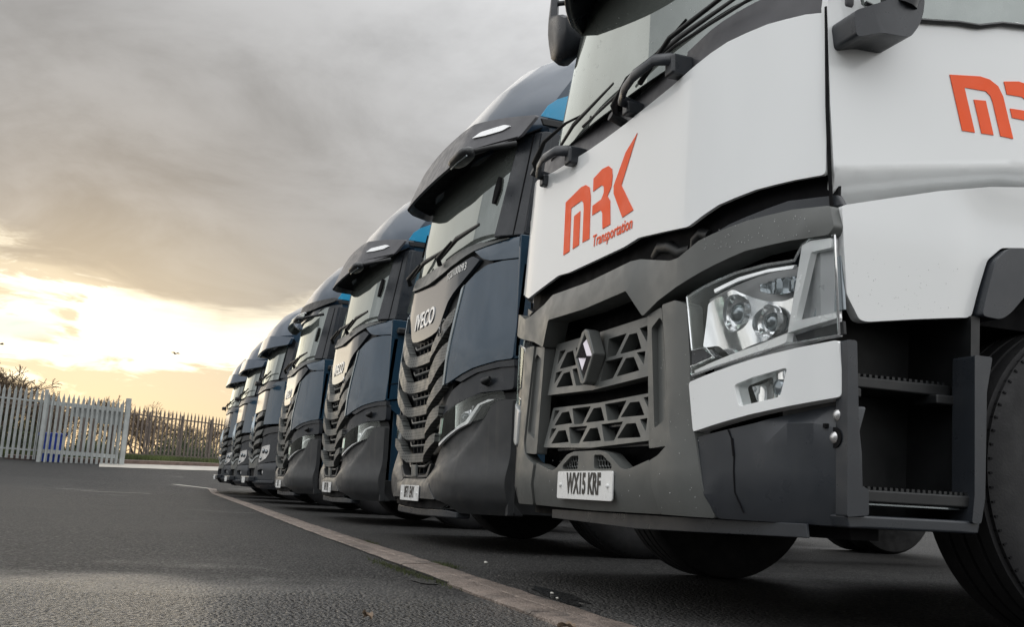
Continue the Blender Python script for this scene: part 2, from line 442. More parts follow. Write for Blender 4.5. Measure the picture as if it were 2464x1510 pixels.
# ------------------------------------------------------------------ wheels, shared truck pieces
def wheel(parent,u,v,side,z=.52,r=.52,wd=.32,rimmat='rim'):
    """a steered wheel; u is the outer face, side=+1 or -1"""
    s=side; t0=0
    w_=empty_part('wheel',parent,(u,v,z))
    pr=[(-.30*s,.30),(-.315*s,.34),(-.31*s,r-.06),(-.285*s,r-.012)]
    for k in range(4):
        a=-.255+.06*k
        pr+=[(a*s-.0*s,r),((a+.045)*s,r),((a+.048)*s,r-.014),((a+.057)*s,r-.014)]
    pr+=[(-.012*s,r-.012),(.0*s,r-.035),(.006*s,r-.09),(-.004*s,.36),(-.02*s,.315),(-.05*s,.29),(-.27*s,.29)]
    ty=lathe('tyre',pr,'rubber',w_,closed=True,seg=72,ang=30)
    # tread cuts round the shoulder
    bm=bmesh.new()
    for k in range(72):
        a=2*math.pi*k/72
        M=Matrix.Rotation(a,3,'X')
        g=bmesh.ops.create_cube(bm,size=1)
        for vv in g['verts']: vv.co=M@Vector((vv.co.x*.022-.016*s,vv.co.y*.006,vv.co.z*.020+r-.0240))
    blk=finish(bm,'tread_groove','cavity',w_); blk['kind']='stuff'
    rm=lathe('rim',[(-.05*s,.292),(-.035*s,.285),(-.05*s,.265),(-.11*s,.25),(-.13*s,.17),(-.08*s,.15),(-.075*s,.09),(-.02*s,.085),(-.01*s,.05)],rimmat,w_,seg=48)
    for k in range(10):
        a=2*math.pi*k/10
        n_=lathe('wheel_nut',[(-.09*s,.015),(-.055*s,.015),(-.045*s,.009)],'chrome',w_,seg=6,c=(0,.165*math.cos(a),.165*math.sin(a)))
        if k>0: 
            pass
    return w_
def empty_part(name,parent,loc):
    # a small hub mesh carries the wheel so that every part stays a mesh
    o=lathe(name,[(-.2,.06),(-.02,.06)],'black',parent,seg=16); o.location=loc
    return o
def chassis(t,length=6.0):
    for s in (-1,1):
        box('chassis_rail',(s*.42,3.2,.80),(.09,5.4,.27),'black',t)
    box('engine_underbody',(0,1.62,.60),(1.45,2.3,.54),'cavity',t,.03)  # engine mass enlarged to block light and darken the ground beneath
    box('cross_member',(0,.55,.48),(1.5,.22,.14),'cavity',t,.02)  # beam added to deepen the shade under the cab
    box('front_axle',(0,1.28,.42),(1.7,.14,.14),'cavity',t,.02)
    box('rear_axle',(0,4.95,.50),(1.7,.2,.2),'cavity',t,.02)
    for s in (-1,1):
        box('fuel_tank',(s*.98,3.05,.62),(.52,2.0,.62),'black',t,.06)
        for k in (0,1):
            lathe('rear_tyre',[(0,.3),(0,.48),(.03*1,.505),(.25,.505),(.28,.48),(.28,.3)],'rubber',t,c=(s*1.24-(.28 if s>0 else 0)-s*.34*k,4.95,.505),seg=40)
        box('mud_flap',(s*.95,5.65,.62),(.62,.02,.6),'black',t,.005)
        g=box('rear_mudguard',(s*.95,4.95,1.06),(.62,1.1,.03),'black',t,.01)
    lathe('fifth_wheel',[(0,.45),(.06,.45)],'black',t,axis='z',c=(0,4.7,1.02),seg=32)
def number_plate(t,v,z,reg,dirt=True,u=0):
    p=panel('number_plate',rnd([(-.26,-.0555),(.26,-.0555),(.26,.0555),(-.26,.0555)],.012),lambda a,b,d:(a+u,v+d,b+z),.006,'plate',t,step=.3,bev=.0015)
    if reg:
        tx=text('registration',reg,.112,'ink',p,(u,v-.0012,z+.003),UPR,sx=.60,off=.0040,ext=.0006)
    for s in (-1,1):
        lathe('plate_bolt',[(v-.008,.0035),(v-.006,.0075),(v,.008)],'plate',p,axis='y',c=(u+s*.222,0,z),seg=14)
    return p
# ------------------------------------------------------------------ white truck
def plan(a,r0,r1,depth,pw=1.8):
    a=abs(a)
    return depth*((min(a,1.34)-r0)/(r1-r0))**pw if a>r0 else 0
def RS(u,z):
    v=plan(u,.7,1.25,.21)+ .010*(u/.7)**2*0
    if z>1.3: v+=.05*(z-1.3)
    if z<.395: v+=(.395-z)*.45
    return v
def RF(off=0):
    return lambda a,b,d:(a,RS(a,b)+off+d,b)
def WS(u,z):
    return .035+.15*(abs(u)/1.1)**2+.06*(max(0,abs(u)-.75)/.4)**2+(.17*(z-1.95))
def RW(off=0): return lambda a,b,d:(a,WS(a,b)+off+d,b)
def white_truck():
    t=empty('tractor_truck',(-3.627,1.655,0),'white tractor unit with orange lettering, nearest truck, filling the right of the picture','truck','trucks parked in a row')
    # dark body inside the skins
    def ring(z,v0,hw,cd,vb=2.25,r0=.7):
        pts=[]
        n=16
        for i in range(n+1):
            u=-hw+2*hw*i/n; pts.append((u,v0+plan(u*1.25/hw,r0,1.25,cd),z))
        pts+= [(hw,v0+cd+.3,z),(hw,1.2,z),(hw,vb-.05,z),(hw-.05,vb,z),(0,vb,z),(-hw+.05,vb,z),(-hw,vb-.05,z),(-hw,1.2,z),(-hw,v0+cd+.3,z)]
        return pts
    loft('cab_shell',[ring(1.00,.16,1.14,.2),ring(1.34,.13,1.17,.2),ring(1.95,.10,1.18,.25),ring(2.02,.14,1.18,.25)],'cavity',t)
    # upper cab: pillars and roof in white, glass set in front
    def ring2(z,v0,hw,cd,vb=2.25): return ring(z,v0,hw,cd,vb,.55)
    loft('roof',[ring2(2.86,.24,1.17,.25),ring2(3.1,.26,1.17,.25),ring2(3.35,.40,1.14,.25),ring2(3.6,.75,1.06,.25),ring2(3.72,1.15,.98,.2),ring2(3.76,1.5,.9,.15)],'white',t,bev=.02)
    loft('cabin_interior',[ring(2.0,.55,1.0,.1),ring(2.86,.62,1.0,.1)],'cavity',t)
    box('dashboard',(0,.42,2.02),(2.1,.3,.10),'black',t,.02)
    for s in (-1,1):
        box('rear_pillar',(s*1.17,1.75,2.42),(.07,1.0,.92),'white',t,.02)
    # bonnet panel
    half=[(0,1.868),(.18,1.870),(.56,1.888),(.732,1.905),(.883,1.930),(1.034,1.940),(1.150,1.934),(1.220,1.920),(1.224,1.381),(1.141,1.379),(1.025,1.371),(.887,1.348),(.747,1.303),(.571,1.325),(.385,1.347),(.259,1.337),(0,1.337)]
    L=sym(half)
    fp=panel('bonnet_panel',L,RF(),.014,'white',t,bev=.004,rd=.015)
    og=.0015
    P_=lambda name,loop,sx=1,sz=1,du=0,dz=0,mf=None,par=fp: panel(name,[(a*sx+du,b*sz+dz) for a,b in loop],mf or (lambda a,b,d:(a,RS(a,b)-.0025+d,b)),.002,'orange',par,step=.03,bev=0)
    M_=[(-.344,1.432),(-.373,1.685),(-.21,1.712),(-.16,1.708),(-.118,1.685),(-.098,1.64),(-.074,1.446),(-.142,1.446),(-.160,1.600),(-.168,1.628),(-.19,1.646),(-.303,1.640),(-.278,1.436)]
    M2=[(-.243,1.439),(-.261,1.592),(-.197,1.600),(-.179,1.443)]
    R_=[(-.083,1.715),(.0,1.733),(.06,1.728),(.095,1.705),(.107,1.67),(.104,1.625),(.073,1.594),(.103,1.566),(.123,1.462),(.052,1.460),(.038,1.530),(.02,1.549),(-.064,1.547),(-.069,1.590),(.015,1.596),(.035,1.62),(.030,1.648),(.005,1.660),(-.076,1.655)]
    K_=[(.305,1.790),(.213,1.738),(.126,1.624),(.132,1.590),(.231,1.464),(.322,1.471),(.198,1.605)]
    for nm,l in (('logo_letter',M_),('logo_letter',M2),('logo_letter',R_),('logo_letter',K_)):
        P_(nm,l)
    text_on('lettering','Transportation',.072,'orange',fp,.145,1.422,RS,sx=.82,off=.0008,lift=.002,slope=-.01)
    for s in (-1,1):
        box('bonnet_hinge',(s*.68,.14,1.29),(.07,.12,.06),'black',t,.01)
    panel('bonnet_gap_black',sym([(0,1.40),(1.22,1.42),(1.22,1.25),(.7,1.16),(0,1.18)]),lambda a,b,d:(a,RS(a,b)+.055+d,b),.01,'cavity',t,step=.1,bev=0)  # near-black sheet: shade of the gap below the bonnet put in as colour
    tube('coolant_hose',[(.40,.07,1.28),(.46,.055,1.30),(.54,.05,1.285),(.60,.06,1.25),(.66,.07,1.25)],.022,'black',t)
    tube('coolant_hose',[(.70,.06,1.235),(.72,.05,1.27),(.755,.05,1.285),(.79,.06,1.27)],.02,'black',t)
    for s in (-1,1): panel('inner_brow',[(s*.76,1.245),(s*.90,1.285),(s*1.10,1.325),(s*1.235,1.32),(s*1.25,1.285),(s*1.05,1.27),(s*.86,1.235)],lambda a,b,d:(a,RS(a,b)+.03+d,b),.02,'dark',t,bev=.004)
    # cowl, screen, wipers
    cowl=[(0,1.880),(.18,1.882),(.56,1.900),(.732,1.917),(.883,1.942),(1.034,1.952),(1.245,1.927),(1.22,2.07),(1.05,2.075),(.73,2.05),(.40,2.02),(0,2.005)]
    cowl=cowl+[(-a,b) for a,b in reversed(cowl) if abs(a)>1e-6]
    panel('windscreen_cowl',cowl,lambda a,b,d:(a,RS(a,b)+.035+(b-1.88)*.2*(1-abs(a)/1.3)+d,b),.03,'grey_d',t,bev=.008,rd=.05)
    panel('windscreen',[(-1.10,2.03),(-.7,2.015),(0,1.995),(.7,2.015),(1.10,2.03),(1.08,2.86),(-1.08,2.86)],RW(),.008,'glass',t,bev=0,step=.06)
    dk=[(-1.10,2.47),(-.95,2.40),(-.75,2.36),(-.45,2.345),(-.1,2.355),(.2,2.38),(.6,2.44),(1.09,2.52),(1.08,2.86),(-1.08,2.86)]
    0 and panel('screen_shade_band',rnd(dk,.05),RW(-.004),.003,'glassd',t,bev=0,step=.06)
    for s in (-1,1):
        panel('windscreen_pillar',[(s*1.09,1.98),(s*1.235,1.95),(s*1.19,2.86),(s*1.07,2.86)],lambda a,b,d:(a,WS(a,b)-.012+(.10*max(0,(abs(a)-1.09)/.12))+d,b),.05,'black',t,bev=.01)
        # grab handles on the cowl
    def handle(u0,u1,z0,z1):
        h=tube('grab_handle',[(u0,.075,z0),(u0+.02,-.02,z0+.005),(u0+.10,-.045,z0+.02),((u0+u1)/2,-.055,(z0+z1)/2+.02),(u1-.06,-.045,z1+.01),(u1-.01,-.01,z1),(u1,.08,z1-.01)],[.013,.015,.015,.015,.015,.017,.018],'dark',t,flat=1.7)
        box('mount',(u1-.01,.03,z1-.025),(.065,.09,.08),'dark',h,.012)
        box('mount',(u0+.01,.04,z0-.02),(.05,.08,.055),'dark',h,.010)
    handle(.22,.62,1.935,1.965); handle(-.66,-.30,1.885,1.905)
    def wiper(u,tipu,tipz):
        zb=1.955+.03*abs(u)
        w_=tube('wiper_arm',[(u,.035,zb-.04),(u+.03,.0,zb),(u+.16,-.005,zb+.07),(u+.36,.02,zb+.10),(tipu,.05,tipz)],[.013,.016,.010,.007,.005],'black',t,flat=.6)
        tube('blade',[(tipu-.45,WS(tipu-.4,1.98)-.015,tipz-.075),(tipu-.1,WS(tipu,2.05)-.02,tipz-.02),(tipu+.32,WS(tipu+.3,2.08)-.02,tipz+.02)],[.005,.008,.004],'black',w_,flat=1.5)
        tube('spindle',[(u,.09,zb-.06),(u,.0,zb-.03)],.02,'black',w_)
        return w_
    wiper(.10,.62,2.13); wiper(-.78,-.28,2.08)
    tube('wiper_arm',[(.30,.03,2.0),(.55,.02,2.08),(.9,.08,2.13),(1.05,.12,2.14)],[.012,.010,.008,.006],'black',t)
    tube('washer_pipe',[(-.2,.01,1.985),(.2,.0,2.0),(.6,.02,2.03),(1.0,.09,2.05)],.006,'black',t,sides=6)
    # sun visor above the screen
    vis=[(-.98,2.77),(-.7,2.71),(0,2.68),(.7,2.71),(.98,2.77),(.97,3.0),(0,3.02),(-.97,3.0)]
    panel('sun_visor',vis,lambda a,b,d:(a,-.10+.44*(abs(a)/.98)**2+.9*(b-2.7)+d,b),.03,'dark',t,bev=.01)
    # brow trim over the grille
    half=[(0,1.243),(.375,1.255),(.436,1.252),(.66,1.200),(.722,1.197),(.828,1.235),(1.01,1.270),(1.144,1.283),(1.245,1.279),(1.262,1.210),(1.247,1.186),(1.144,1.182),(1.01,1.169),(.905,1.143),(.774,1.11),(.586,1.070),(.475,1.032),(.375,1.140),(0,1.130)]
    def browmap(a,b,d):
        v=RS(a,b)-.02
        if abs(a)<.48 : v-=.02*min(1,(.48-abs(a))/.1)
        v+=max(0,b-1.19)*.25 if abs(a)<.7 else max(0,b-1.25)*.4
        return (a,v+d,b)
    panel('brow_trim',sym(half),browmap,.10,'grey',t,bev=.008,rd=.01)
    panel('grille_backing',sym([(0,1.14),(.47,1.10),(.70,1.06),(.70,.42),(0,.42)]),lambda a,b,d:(a,.125+d,b),.02,'cavity',t,step=.2,bev=0)
    # grilles
    def slope(z0,z1,amt):   # grille face leans in steps like a shelf
        return lambda a,b,d:(a,RS(a,b)+.012+amt*((b-z0)/(z1-z0))+d,b)
    up=sym([(0,1.046),(.462,1.050),(.478,.820),(0,.806)])
    U=[[(.085,1.005),(.240,1.007),(.172,.928),(.088,.928)],[(.264,.999),(.328,.997),(.383,.930),(.207,.930)],[(.345,1.012),(.414,1.014),(.418,.952)],
       [(.082,.914),(.240,.915),(.174,.838),(.060,.834)],[(.264,.907),(.330,.905),(.390,.848),(.205,.842)],[(.348,.919),(.418,.917),(.420,.866)]]
    g=panel('upper_grille',up,slope(.8,1.05,.03),.055,'grey',t,holes=U+[mir(h) for h in U],bev=.005,rd=.006,step=.05)
    low=sym([(0,.757),(.468,.765),(.500,.590),(0,.576)])
    LL=[[(-.035,.737),(.035,.737),(.088,.681),(-.088,.681)]]
    for dz_ in (0,-.080):
        for h in ([(.066,.747),(.253,.749),(.203,.679),(.118,.678)],[(.284,.739),(.360,.738),(.418,.684),(.226,.686)],[(.388,.750),(.446,.752),(.448,.703)]):
            h=[(a,b+dz_) for a,b in h]; LL+= [h,mir(h)]
    LL.append([(-.035,.655),(.035,.655),(.088,.602),(-.088,.602)])
    panel('lower_grille',low,slope(.57,.77,.03),.055,'grey',t,holes=LL,bev=.005,rd=.006,step=.05)
    # shelves behind each row of grille bars
    for z in (.995,.915,.735,.655): box('grille_shelf',(0,.075,z-.075),(.84,.05,.012),'dark',t,.003)
    # diamond badge
    e=panel('badge_surround',[(0,1.050),(.030,1.040),(.094,.940),(.026,.832),(0,.824),(-.026,.832),(-.094,.940),(-.030,1.040)],lambda a,b,d:(a,-.032+d,b),.055,'grey',g,holes=[[(0,1.026),(.072,.938),(0,.842),(-.072,.938)]],bev=.006,step=.05)
    def diamond():
        bm=bmesh.new(); zc=.935; H=.088; Wd=.064; ti=.30
        o_=[(0,H),(Wd,0),(0,-H),(-Wd,0)]
        O=[bm.verts.new((a,-.010,zc+b)) for a,b in o_]
        C=[bm.verts.new((a*.62,-.036,zc+b*.62)) for a,b in o_]
        I=[bm.verts.new((a*ti,-.012,zc+b*ti)) for a,b in o_]
        for k in range(4):
            bm.faces.new([O[k],O[(k+1)%4],C[(k+1)%4],C[k]]); bm.faces.new([C[k],C[(k+1)%4],I[(k+1)%4],I[k]])
        bm.faces.new(I)
        bm.faces.new(list(reversed(O)))
        return finish(bm,'diamond_badge','badge',g,10)
    diamond()
    for s in (-1,1):
        # tall trims flanking the grille
        o_=[(.486,1.036),(.590,1.049),(.668,.605),(.655,.566),(.525,.560)]
        i_=[(.520,.985),(.578,1.015),(.600,.995),(.646,.660),(.560,.628)]
        f=lambda l:[(s*a,b) for a,b in l]
        gs=panel('grille_side_trim',f(o_),RF(-.006),.05,'grey',t,holes=[f(i_)],bev=.006,rd=.01)
        panel('recess',f(i_),lambda a,b,d:(a,RS(a,b)+.006+.06*max(0,(.59-abs(a)))*3+d,b),.01,'grey',gs,bev=0)
        # bumper upright between grille and headlamp
        up_=[(.602,1.055),(.694,1.056),(.757,1.033),(.775,.85),(.782,.70),(.806,.590),(.837,.440),(.866,.338),(.583,.338),(.541,.518),(.600,.535),(.655,.565),(.675,.62)]
        panel('bumper_upright',f(up_),lambda a,b,d:(a,RS(a,b)-.012+(.14*max(0,abs(a)-.715-.04*max(0,(.8-b))*2))+d,b),.06,'grey',t,bev=.010,rd=.012)
    # bumper centre with vents
    half=[(0,.563),(.12,.563),(.19,.552),(.300,.497),(.340,.488),(.380,.492),(.528,.522),(.574,.338),(0,.333)]
    hx=[(.073,.546),(.146,.545),(.232,.507),(.230,.492),(.078,.492)]
    bc=panel('bumper_centre',sym(half),RF(-.004),.06,'grey',t,holes=[hx,mir(hx)],bev=.006,rd=.012)
    for s in (-1,1):
        bm=bmesh.new(); poly=[(s*a,b) for a,b in hx]; ws=.0245
        for i in range(-2,14):
            for j in range(-1,6):
                cx=s*(.07+i*ws+(ws/2 if j%2 else 0)); cz=.492+j*ws*.9
                if not inside((cx,cz),poly) : continue
                for k in range(6):
                    a0=R(60*k+30); a1=R(60*k+90); r_=ws*.575
                    p=Vector((cx+r_*math.cos(a0),.012,cz+r_*math.sin(a0))); q=Vector((cx+r_*math.cos(a1),.012,cz+r_*math.sin(a1)))
                    tube(None,[p,q],.0022,None,None,sides=4,bm=bm)
        finish(bm,'mesh_vent','grey',bc)
        panel('vent_backing',[(s*a,b) for a,b in hx],lambda a,b,d:(a,.045+d,b),.005,'cavity',bc,bev=0)
    number_plate(t,-.012,.428,'WX15 KRF')
    # head lamps
    for s in (-1,1):
        f=lambda l:[(s*a,b) for a,b in l]
        hl=[(.750,1.060),(.86,1.087),(.961,1.108),(1.059,1.120),(1.144,1.123),(1.166,1.168),(1.188,1.185),(1.249,1.188),(1.258,.886),(1.104,.862),(.95,.825),(.784,.792),(.780,.820),(.882,.844),(.844,.876),(.783,.875)]
        hb=panel('headlamp',f(hl),lambda a,b,d:(max(-1.235,min(1.235,a)),RS(a,b)+.02+.065*(1-sstep(1.08,1.2,abs(a)))+d,b),.012,'lampback',t,bev=.002,step=.05)
        # side walls of the housing
        panel('lens',f(hl),RF(-.008),.004,'lens',hb,bev=0,step=.05,rd=.012)
        rimh=[tuple(Vector(p)) for p in hl]
        cx=sum(p[0] for p in hl)/len(hl); cz=sum(p[1] for p in hl)/len(hl)
        tube('housing_edge',[(s*(a),RS(a,b)+.0,b) for a,b in hl+[hl[0]]],.0045,'reflector',hb,sides=6)
        # reflector bowls
        for (u,z,r_,dd) in ((.930,.985,.058,.02),(1.045,.946,.050,.018)):
            v0=RS(u,z)
            lathe('reflector_bowl',[(v0+.080,.006),(v0+.078,r_*.55),(v0+.055,r_*.85),(v0+.03,r_),(v0+.025,r_+.004),(v0+.045,r_+.004)],'reflector',hb,axis='y',c=(s*u,0,z),seg=32)
            lathe('projector_lens',[(v0+.08,r_*.62),(v0+.042,r_*.62),(v0+.026,r_*.42),(v0+.02,.004)],'lensball',hb,axis='y',c=(s*u,0,z),seg=24)
        # silver bezel with round openings, strip above and amber corner
        def circ(u,z,r_,n=20): return [(u+r_*math.cos(2*math.pi*k/n),z+r_*1.05*math.sin(2*math.pi*k/n)) for k in range(n)]
        bz=[(.795,.885),(.80,1.035),(.845,1.05),(.885,1.052),(.93,1.062),(.985,1.03),(1.03,1.012),(1.08,1.008),(1.128,1.018),(1.118,.975),(1.098,.925),(1.04,.888),(.96,.862),(.90,.850),(.885,.862),(.85,.888)]
        panel('lamp_bezel',f(bz),lambda a,b,d:(a,RS(a,b)+.022+.022*(.5+.5*math.sin((abs(a)-.8)*26+(b-.9)*9))+d,b),.02,'reflector',hb,holes=[f(circ(.930,.985,.057)),f(circ(1.045,.946,.050))],bev=.004,rd=.012,step=.02)
        panel('lamp_brow_strip',f([(.86,1.070),(.96,1.097),(1.06,1.110),(1.138,1.113),(1.132,1.100),(1.05,1.097),(.96,1.082),(.865,1.056)]),lambda a,b,d:(a,RS(a,b)+.012+d,b),.01,'reflector',hb,bev=.002,step=.03)
        panel('indicator_bulb_cover',f([(1.00,1.068),(1.06,1.082),(1.122,1.084),(1.125,1.042),(1.08,1.030),(1.04,1.035),(1.01,1.045)]),lambda a,b,d:(a,RS(a,b)+.045+.006*math.sin(a*260)+d,b),.006,'lensball',hb,bev=.001,rd=.006,step=.01)
        # running-light blade
        bl=[(1.168,1.166),(1.190,1.178),(1.243,1.180),(1.243,1.150),(1.192,1.142),(1.150,.935),(1.252,.952),(1.254,.935),(1.128,.900),(1.05,.872),(.92,.838),(.80,.806),(.803,.798),(.95,.826),(1.105,.864),(1.125,.872)]
        panel('light_blade',f(bl),RF(-.004),.022,'satin2',hb,bev=.003,step=.05,rd=.004)
        panel('side_marker',f([(1.214,1.122),(1.243,1.132),(1.250,.965),(1.172,.950)]),lambda a,b,d:(a,RS(a,b)+.03+d,b),.01,'lensball',hb,bev=.002)
        panel('indicator_housing',f([(1.138,.872),(1.130,.896),(1.255,.930),(1.257,.890)]),lambda a,b,d:(a,RS(a,b)+.02+d,b),.01,'black',hb,bev=.002)
        panel('lamp_filler',f([(.783,.874),(.843,.874),(.880,.846),(.862,.836),(.783,.822)]),RF(-.002),.04,'dark',hb,bev=.004,rd=.008)
        # white panel with fog lamp
        fp_=[(.783,.768),(.90,.795),(1.04,.828),(1.16,.852),(1.264,.870),(1.271,.782),(1.271,.704),(1.135,.678),(1.022,.655),(.809,.606)]
        fh=[(.970,.748),(1.033,.769),(1.134,.794),(1.114,.707),(1.088,.701),(.988,.681)]
        fo=panel('fog_lamp_panel',f(fp_),RF(-.012),.05,'white',t,holes=[f(fh)],bev=.007,rd=.012)
        panel('fog_lamp_reflector',f(fh),lambda a,b,d:(a,RS(a,b)+.035+.03*math.cos((a*s-1.0)*30)+d,b),.01,'reflector',fo,bev=0,step=.02)
        v0=RS(1.092,.738)
        lathe('fog_lamp',[(v0+.06,.031),(v0+.02,.031),(v0+.005,.022),(v0-.001,.004)],'lensball',fo,axis='y',c=(s*1.092,0,.738),seg=24)
        panel('lens',f(fh),RF(.004),.003,'lens',fo,bev=0,step=.05)
        # dark lower corner
        dc=[(.806,.590),(.92,.611),(1.022,.634),(1.046,.643),(1.215,.683),(1.262,.684),(1.272,.547),(1.274,.338),(.874,.338),(.837,.417)]
        bcn=panel('bumper_corner',f(dc),lambda a,b,d:(a,RS(a,b)+.006+d+(.03*max(0,min(1,(b-.60-.1*(abs(a)-.8))/.03)) if b>.6 else 0),b),.05,'dark',t,bev=.006,rd=.01)
        for (u,z) in ((1.249,.652),(1.242,.588)):
            lathe('bolt',[(RS(u,z)-.006,.004),(RS(u,z)-.004,.010),(RS(u,z)+.002,.017),(RS(u,z)+.01,.018)],'satin',bcn,axis='y',c=(s*u,0,z),seg=14)
        lathe('bolt_recess',[(RS(1.243,.6)+.003,.03),(RS(1.243,.6)+.006,.03)],'cavity',bcn,axis='y',c=(s*1.243,0,.588),seg=18)
        box('socket',(s*1.222,RS(1.22,.62)+.006,.622),(.012,.012,.012),'cavity',bcn,0)
        # edge column and entry step well
        q=[(.215,.868),(.250,.868),(.256,.455),(.285,.446),(.285,.373),(.21,.365)]
        sd=lambda u0:(lambda a,b,d:(s*(u0-d),a,b))
        panel('step_front_column',q,sd(1.295),.05,'dark',t,bev=.008,rd=.008)
        panel('step_rear_column',[(.685,.868),(.755,.868),(.728,.76),(.708,.44),(.69,.365),(.655,.365),(.668,.447)],sd(1.295),.09,'dark',t,bev=.008,rd=.01)
        panel('step_sill',[(.21,.372),(.70,.372),(.69,.335),(.22,.335)],sd(1.285),.35,'dark',t,bev=.008)
        panel('step_well_wall',[(.22,1.02),(.76,1.02),(.72,.34),(.22,.34)],sd(.98),.02,'black',t,bev=0)
        panel('step_well_back',[(.72,1.0),(.755,1.0),(.72,.36),(.69,.36)],sd(1.25),.27,'black',t,bev=0)
        for z,v0,v1,u0 in ((.785,.25,.70,1.18),(.445,.27,.685,1.275)):
            st=box('entry_step',(s*(u0-.11),(v0+v1)/2,z-.018),(.22,v1-v0,.036),'black',t,.006)
            bm=bmesh.new()
            for k in range(20):
                for j in range(3):
                    box('x',(s*(u0-.02-.05*j),v0+.02+k*(v1-v0-.04)/19,z+.004),(.022,.010,.010),None,None,bm=bm)
            st2=finish(bm,'grip_stud','black',st); st2['kind']='stuff'
        box('step_bracket',(s*1.16,.29,.73),(.10,.09,.03),'black',t,.006)
        box('step_bracket',(s*1.16,.66,.735),(.10,.09,.03),'black',t,.006)
        box('step_kickplate',(s*1.24,.48,.405),(.01,.38,.008),'gloss2',t,.002)
        # cab side: door skin, window, lower skirt, wheel arch
        def dmap(a,b,d):
            zc=1.284+.24*(a-.22)-.10*max(0,a-.9); zs=1.40+.175*(a-.21)-.12*max(0,a-.9)
            if b>zs: u=1.243-.02*(b-1.4)
            else:
                k=max(0,min(1,(zs-b)/max(.02,zs-zc))); u=1.243-.075*k**1.5
            return (s*(u-d),a+.01*(0),b)
        dr=panel('door',[(.214,2.03),(.200,1.934),(.204,1.60),(.213,1.40),(.236,1.33),(.252,1.268),(.40,1.31),(.60,1.36),(.80,1.40),(1.15,1.45),(1.15,2.06),(.98,2.05),(.90,2.022),(.80,1.992),(.71,1.984),(.60,1.965),(.472,1.946),(.36,1.953),(.33,1.965),(.32,2.03)],dmap,.03,'white',t,bev=.004,step=.025,ang=60,lines=[[(.215,1.452),(.5,1.505),(.89,1.573)],[(.215,1.425),(.5,1.478),(.89,1.546)],[(.2135,1.412),(.5,1.4645),(.89,1.533)],[(.2145,1.398),(.5,1.4505),(.89,1.5188)],[(.232,1.362),(.5,1.4205),(.88,1.492)],[(.245,1.325),(.5,1.388),(.88,1.470)]])
        for l in (M_,M2,R_,K_):
            pts=[(s*0+.683+(a+.373)*.80,1.610+(b-1.432)*.735-.16*.0) for a,b in l]
            pts=[(a+(1.71-b)*.10,b) for a,b in pts]
            panel('logo_letter',pts,lambda a,b,d:(dmap(a,b,0)[0]+s*(.0025-d),a,b),.002,'orange',dr,bev=0,step=.05)
        tt=text('lettering','Transportation',.058,'orange',dr,(s*1.246,1.14,1.60),(R(90),0,R(90)*s),sx=.8,ext=.0008)
        panel('door_window',[(.33,1.975),(.36,1.957),(.472,1.95),(.60,1.968),(.71,1.988),(.80,1.997),(.9,2.03),(1.15,2.06),(1.15,2.8),(.50,2.8),(.40,2.4)],lambda a,b,d:(s*(1.225-.03*(b-1.95)-d),a,b),.006,'glass',t,bev=0)
        tube('window_seal',[(s*1.240,a,b+.0) for a,b in ((.34,1.968),(.472,1.945),(.60,1.964),(.71,1.983),(.80,1.991),(.9,2.022),(1.15,2.055))],.008,'black',t,sides=6)
        tube('door_seam',[(s*1.225,.202,1.93),(s*1.232,.198,1.60),(s*1.232,.205,1.40),(s*1.228,.216,1.27)],.006,'cavity',t,sides=6)
        panel('lower_skirt',[(.226,1.279),(.40,1.328),(.60,1.383),(.80,1.428),(1.15,1.48),(1.9,1.48),(1.9,1.25),(.95,1.25),(.86,1.238),(.80,1.19),(.76,1.08),(.735,1.005),(.715,.995),(.5,.965),(.325,.938),(.298,.942),(.250,1.012),(.232,1.18)],lambda a,b,d:(s*(1.262-.06*max(0,1.20-b)**1.0-(.018*(sstep(.62,.80,a)*(1-sstep(1.33,1.44,b-.0))))-d),a,b),.035,'white',t,bev=.007,rd=.012,step=.05)
        panel('wheel_arch',[(.742,.998),(.77,1.085),(.805,1.185),(.862,1.232),(.95,1.244),(1.62,1.244),(1.72,1.20),(1.80,1.0),(1.72,1.0),(1.65,1.07),(1.50,1.13),(1.10,1.13),(.94,1.10),(.86,1.02),(.82,.995)],lambda a,b,d:(s*(1.272-d),a,b),.33,'dark',t,bev=.01,rd=.02)
        panel('arch_liner',[(.70,1.04),(1.8,1.04),(1.8,1.4),(.70,1.4)],lambda a,b,d:(s*(.98-d),a,b),.02,'cavity',t,bev=0)
        panel('rear_cab_side',[(1.16,2.95),(1.16,1.46),(2.2,1.48),(2.2,2.95)],lambda a,b,d:(s*(1.24-d),a,b),.03,'white',t,bev=.004)
        # mirror bracket on the door corner
        mb=[[(.213,1.868),(.27,1.893),(.346,1.93),(.44,1.955),(.466,1.955),(.458,1.90),(.44,1.858),(.405,1.812),(.30,1.806),(.222,1.782)]]
        def fold(a,b,d): return (s*(1.36-d*1.0-.5*abs(b-1.86)*0-.25*max(0,.30-a)),a,b+.0)
        mk=panel('mirror_bracket',mb[0],fold,.13,'dark',t,bev=.02,rd=.02)
        tube('mirror_arm',[(s*1.33,.40,1.93),(s*1.36,.42,2.02),(s*1.38,.42,2.12)],[.05,.045,.04],'dark',t,sides=12)
        if s>0: box('mirror_housing',(s*1.50,.36,2.52),(.26,.14,.80),'dark',t,.05)
        # kerb-view mirror beside the far screen pillar
        wheel(t,s*1.255,1.28,s)
